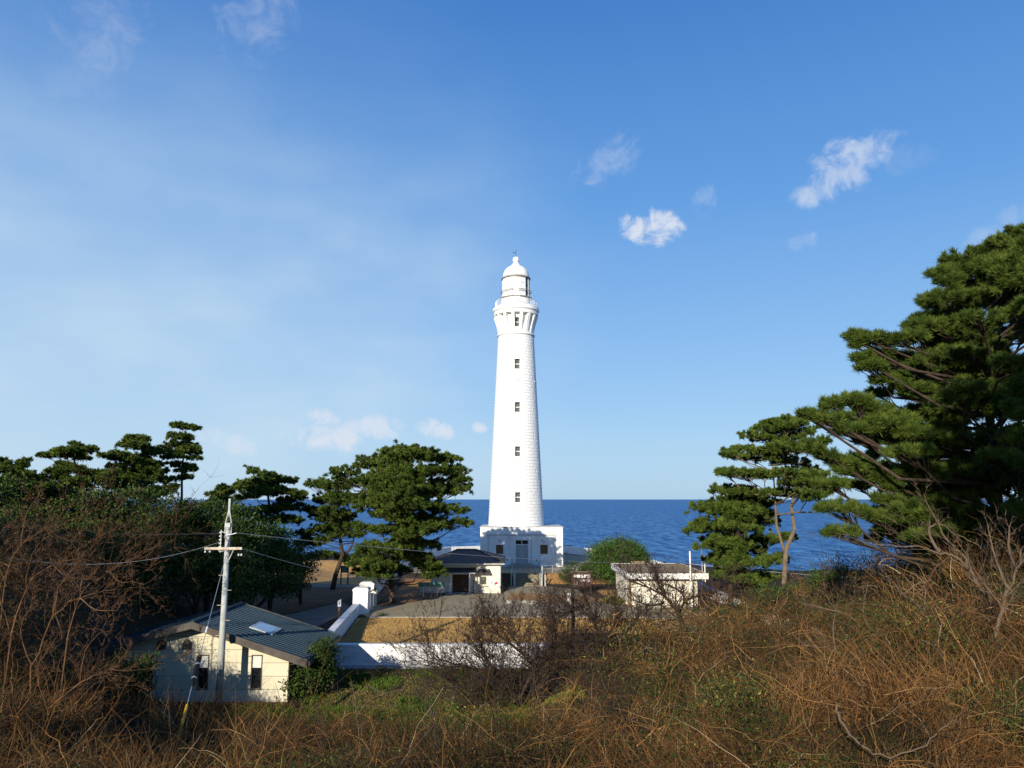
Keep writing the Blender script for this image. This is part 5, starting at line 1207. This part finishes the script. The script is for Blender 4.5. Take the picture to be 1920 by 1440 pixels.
bare_tree('bare_shrub', 'grey stemmed bare shrub rising at the right edge before the pine', 17, [[(1870, 1200), (1880, 1140), (1892, 1106), (1905, 1070), (1918, 1030)], [(1892, 1106), (1870, 1060), (1860, 1020), (1850, 980)], [(1905, 1070), (1890, 1020), (1895, 980)], [(1880, 1140), (1850, 1100), (1820, 1060)]], .05, seed=8, material='twig_grey', lv=2, nb=2, ln=.5, twr=.006, cat='shrub', dy=.4)
bare_tree('bare_sapling', 'leafless sapling with fan of upright twigs at the bottom centre', 15, [[(825, 1440), (818, 1390), (812, 1344), (780, 1290), (765, 1262)], [(812, 1344), (822, 1300), (830, 1270)], [(812, 1344), (845, 1310), (862, 1285)], [(812, 1344), (800, 1300), (795, 1270)], [(815, 1360), (770, 1410), (760, 1440)]], .022, seed=9, lv=2, nb=1, ln=.4, twr=.005, cat='sapling', dy=.3)
bare_tree('bare_sapling', 'thin pale forked sapling left of the bottom centre one', 15, [[(680, 1440), (672, 1380), (668, 1345), (676, 1308)], [(668, 1345), (690, 1315), (725, 1300), (760, 1290)], [(725, 1305), (700, 1290), (690, 1285)], [(668, 1345), (662, 1290), (656, 1280)]], .010, seed=10, material='twig_grey', lv=2, nb=1, ln=.35, twr=.0045, cat='sapling', dy=.3)
bare_tree('bare_sapling', 'dark upright sapling just right of the yellow guard', 18, [[(610, 1440), (600, 1380), (596, 1300)], [(600, 1380), (615, 1320), (625, 1280)], [(600, 1350), (585, 1300), (578, 1270)]], .014, seed=12, lv=1, nb=1, ln=.35, twr=.0045, cat='sapling', dy=.3)
bare_tree('hanging_vine', 'thick grey vine hanging in a loop in the lower right thicket', 9.9, [[(1570, 1320), (1579, 1350), (1600, 1385), (1624, 1402), (1669, 1417), (1725, 1402), (1750, 1380), (1775, 1360), (1800, 1345)]], .016, seed=11, material='twig_grey', lv=1, nb=1, ln=.15, twr=.004, cat='vine', base_to_ground=False)
lb = [((120, 1200), (152, 1112), (200, 1070), (245, 1050), 29), ((60, 1250), (100, 1160), (150, 1120), (215, 1105), 26), ((20, 1180), (50, 1100), (100, 1060), (160, 1040), 28), ((180, 1120), (230, 1040), (280, 1010), (330, 1000), 55),
      ((90, 1330), (150, 1280), (190, 1260), (240, 1255), 24), ((10, 1100), (40, 1020), (90, 990), (150, 975), 33), ((230, 1180), (262, 1130), (300, 1110), (345, 1105), 54)]
for i_, (a_, b_, c_, d_, Y_) in enumerate(lb):
    lab = ['arching bare shrub midway up the left bank', 'arching bare shrub lower on the left bank', 'bare shrub at the left picture edge below the ridge', 'bare shrub on the ridge closest to the forest', 'lowest bare shrub on the left bank', 'bare shrub high at the left picture edge', 'bare shrub leaning out over the dark hollow'][i_]
    bare_tree('bare_shrub', lab, Y_, [[a_, b_, c_, d_], [b_, (b_[0] + 10, b_[1] - 60), (b_[0] + 40, b_[1] - 95)], [c_, (c_[0] + 30, c_[1] + 22), (c_[0] + 70, c_[1] + 25)], [a_, (a_[0] - 20, a_[1] - 70), (a_[0] + 5, a_[1] - 120)]], .035, seed=20 + i_, material='twig_tan', lv=3, nb=2, ln=.6, twr=.009, cat='shrub', dy=.8, group='bare shrubs on the left bank')

# ------------------------------------------------------------------ thicket
def inrect(X, Y, x0, x1, y0, y1): return (X > x0) & (X < x1) & (Y > y0) & (Y < y1)
def sample(n, side):
    out = []
    while sum(len(o) for o in out) < n:
        m_ = n * 2; Y = 10.3 / (1 - rng.random(m_) * (1 - 10.3 / 66.0)); X = rng.uniform(-.80, .80, m_) * Y
        k = np.ones(m_, bool)
        k &= ~inrect(X, Y, -24.5, -10.5, 39.5, 90) ; k &= ~inrect(X, Y, -14, 21.8, 50.5, 130)
        k &= ~((X > -11) & (X < 2.6 + (Y - 38) * .05) & (Y > 35))          # grass bank
        k &= ~((X > -14) & (X <= -8) & (Y > 35.5))
        k &= ~((X < -24) & (Y > 62)) 
        if side == 'left': k &= (X < -4 - Y * .12)
        elif side == 'right': k &= (X > 3 + Y * .05)
        else: k &= (X >= -4 - Y * .12) & (X <= 3 + Y * .05)
        out.append(np.stack([X[k], Y[k]], 1))
    return np.concatenate(out)[:n]
def shrub_field(X, Y):
    """lumpy thicket height 0..1"""
    f = .45 + .42 * np.sin(X * .95 + 1.7 * np.sin(Y * .42)) * np.cos(Y * .62 + .8 * np.sin(X * .5)) + .2 * np.sin(X * 2.3 + Y * 1.1) * np.sin(Y * 1.9 - X * .7)
    return np.clip(f, 0.05, 1)
def arcs(A, side, n):
    XY = sample(n, side); X, Y = XY[:, 0], XY[:, 1]; g0 = H(X, Y); hgt = hm(X, Y) * (.35 + .7 * shrub_field(X, Y) + .45 * cell(X, Y, 1))
    az = 2 * PI * cell(X, Y, 5, 2.6) + rng.normal(0, .7, n)
    D = np.stack([np.cos(az), np.sin(az) * .7, rng.uniform(.1, 1.3, n)], 1)
    V, F, per, e_, m_ = twigs(np.stack([X, Y, g0 + hgt * rng.uniform(.3, 1, n)], 1), D, rng.uniform(.8, 2.2, n) * np.clip(hm(X, Y), .4, 1), rng.uniform(.006, .012, n) * np.clip(Y / 14, 1, 2.2), curl=.6, seg=8, sag=.45)
    A.add(V, F, np.repeat(np.clip(rng.normal(.60, .16, n), 0, 1), per))
def hue(X, Y): return .5 + .5 * np.sin(X * .7 + 2 * np.sin(Y * .33) + 1) * np.cos(Y * .45 - X * .25)
def cell(X, Y, k, sz=1.25):
    a_ = np.floor((X + .7 * np.sin(1.3 * Y) + 50) / sz); b_ = np.floor((Y + .7 * np.sin(1.1 * X + 2)) / sz)
    h_ = np.sin(a_ * 127.1 + b_ * 311.7 + k * 74.7) * 43758.5453
    return h_ - np.floor(h_)
def thicket(name, label, side, n, hmul):
    A = Acc(); XY = sample(n, side); X, Y = XY[:, 0], XY[:, 1]; g0 = H(X, Y)
    f = shrub_field(X, Y); near = np.clip(Y / 12, .9, 4.0)
    hgt = hmul(X, Y) * (.35 + .7 * f + .45 * cell(X, Y, 1))
    # inner volume: start point anywhere in the lower 3/4 of the shrub
    z0 = g0 + hgt * rng.random(len(X)) ** .8 * .8
    ln = rng.uniform(.25, .95, len(X)) * (.5 + .10 * np.minimum(Y, 40) ** .7)
    gx = np.gradient(np.zeros(2))
    az = rng.uniform(0, 2 * PI, len(X)); tilt = rng.normal(1.0, .55, len(X))
    D = np.stack([np.cos(az), np.sin(az), tilt], 1); a0 = 2 * PI * cell(X, Y, 2); D = unit(D) * .8 + np.stack([np.cos(a0), np.sin(a0) * .6, cell(X, Y, 3) * .6], 1) * .75
    long_ = rng.random(len(X)) < .06; ln[long_] *= 1.9
    r0 = (.0045 + .003 * rng.random(len(X)) + .008 * (rng.random(len(X)) < .07)) * near ** .85
    V, F, per, ends, mids = twigs(np.stack([X, Y, z0], 1), D, ln, r0, curl=.5, seg=5, sag=.18)
    T = np.clip(-.04 + .20 * hue(X, Y) + .62 * cell(X, Y, 4) + rng.normal(0, .10, len(X)) + .45 * (rng.random(len(X)) < .02), 0, 1)
    A.add(V, F, np.repeat(T, per))
    arcs(A, side, n // 28)
    o = A.build(name, 'brush'); props(o, label, kind='stuff'); return o
hm = lambda X, Y: np.where(X < -20.5, 2.3, np.where(X > 3.5, 1.9, 1.1)) * np.clip(Y / 16, .75, 1.3) * np.where((Y > 30) & (X < 3) & (X > -17.5), .32, 1) * np.where((Y > 14) & (X < -.34 * Y) & (X > -.50 * Y) & (Y < 34), .22, 1)
thicket('left_thicket', 'tangled brown bare thicket covering the left bank', 'left', 50000, hm)
thicket('centre_thicket', 'low brown bare thicket along the bottom of the view', 'centre', 22000, hm)
thicket('right_thicket', 'orange brown tangled thicket covering the right slope', 'right', 44000, hm)
# leafy undergrowth
XY = np.concatenate([sample(3800, 'right'), sample(1200, 'centre'), sample(2200, 'left')]); X, Y = XY[:, 0], XY[:, 1]; g0 = H(X, Y); f = shrub_field(X + 4, Y + 7)
keep = hue(X * 1.7 + 3, Y * 1.3) > .5; X, Y, g0, f = X[keep], Y[keep], g0[keep], f[keep]
idx = np.repeat(np.arange(len(X)), 46); sp = (.10 + .010 * Y)[idx]
C = np.stack([X[idx] + rng.normal(0, 1, len(idx)) * sp * 1.3, Y[idx] + rng.normal(0, 1, len(idx)) * sp * 1.3, (g0 + hm(X, Y) * (.35 + .75 * f))[idx] + rng.normal(0, .8, len(idx)) * sp], 1)
V, F = leaves(C, (.035 + .0022 * Y)[idx] * rng.uniform(.7, 1.4, len(idx)), .34, up=.3)
props(raw('undergrowth_leaves', V, F, 'leaf_olive', tint=np.repeat(np.clip(rng.normal(.45, .2, len(X))[idx] + rng.normal(0, .15, len(idx)), 0, 1), 4)), 'scattered dark green undergrowth leaves among the bare twigs', kind='stuff')
# straw grass tussocks standing in the thicket
XY = np.concatenate([sample(260, 'right'), sample(110, 'centre'), sample(70, 'left')]); X, Y = XY[:, 0], XY[:, 1]; g0 = H(X, Y)
idx = np.repeat(np.arange(len(X)), 85); n = len(idx); la = rng.uniform(0, 2 * PI, len(X))[idx]
pos = np.stack([X[idx] + rng.normal(0, .16, n) * (1 + Y[idx] / 40), Y[idx] + rng.normal(0, .16, n) * (1 + Y[idx] / 40), g0[idx] + hm(X, Y)[idx] * .35], 1)
D = np.stack([np.cos(la) * .35 + rng.normal(0, .28, n), np.sin(la) * .35 + rng.normal(0, .28, n), np.ones(n)], 1)
V, F, per, e_, m2 = twigs(pos, D, rng.uniform(.35, 1.0, n) * np.clip(hm(X, Y)[idx], .5, 1.5), np.full(n, .0042) * np.clip(Y[idx] / 12, 1, 3.2), curl=.28, seg=4, sag=.35)
props(raw('straw_tussocks', V, F, 'brush', tint=np.repeat(np.clip(rng.normal(.64, .12, len(X))[idx] + rng.normal(0, .07, n), 0, 1), per)), 'golden straw grass tussocks standing among the bare thicket', kind='stuff')
# grass bank in front of the wall
n = 56000; X = rng.uniform(-12.5, 3.5, n) - np.abs(rng.normal(0, .8, n)); Y = rng.uniform(33.5, 52, n)
k = ~inrect(X, Y, -30, -11.3, 43, 60) & (Y > 34 + 1.2 * np.sin(X)); X, Y = X[k], Y[k]
lush = (np.sin(X * .8 + 2) * np.cos(Y * .7 + X * .3) > .15) | (Y < 40) & (X < -2)
k = (rng.random(len(X)) < .75) | lush; X, Y, lush = X[k], Y[k], lush[k]
T = np.where(lush & (X < 1), rng.normal(.3, .16, len(X)), rng.normal(.55, .16, len(X)))
C = np.stack([X, Y, H(X, Y) - .01], 1)
V, F, idx = needles(C, np.tile([[.1, 0, 1.]], (len(X), 1)), np.where(lush, .20, .09) * rng.uniform(.6, 1.5, len(X)), 3, spread=.5, width=.10)
props(raw('bank_grass', V, F, 'blades', tint=np.repeat(np.clip(T[idx], 0, 1), 4)), 'mixed green and straw grass on the bank before the front wall', kind='stuff')
# short dry lawn blades inside the wall
n = 110000; X = rng.uniform(-13.2, 12, n); Y = rng.uniform(53.3, 70.2, n); C = np.stack([X, Y, H(X, Y) + .03], 1)
V, F, idx = needles(C, np.tile([[.1, 0, 1.]], (n, 1)), rng.uniform(.05, .12, n), 2, spread=.7, width=.11)
props(raw('lawn_grass', V, F, 'blades', tint=np.repeat(np.clip(rng.normal(.95, .06, len(idx)), .6, 1), 4)), 'short straw coloured grass of the walled lawn', kind='stuff')
# dry reeds by the hut
n = 9000; X = rng.uniform(-23, -11.5, n); Y = rng.normal(41.2, 1.2, n); k = Y < 43.8; X, Y = X[k], Y[k]
V, F, per, e_, m2 = twigs(np.stack([X, Y, H(X, Y)], 1), np.stack([rng.normal(.1, .25, len(X)), rng.normal(0, .25, len(X)), np.ones(len(X))], 1), rng.uniform(.15, .42, len(X)), np.full(len(X), .010), curl=.25, seg=3)
props(raw('dry_reeds', V, F, 'brush', tint=np.repeat(np.clip(rng.normal(.55, .14, len(X)), 0, 1), per)), 'dry brown reeds along the foot of the hut wall', kind='stuff')
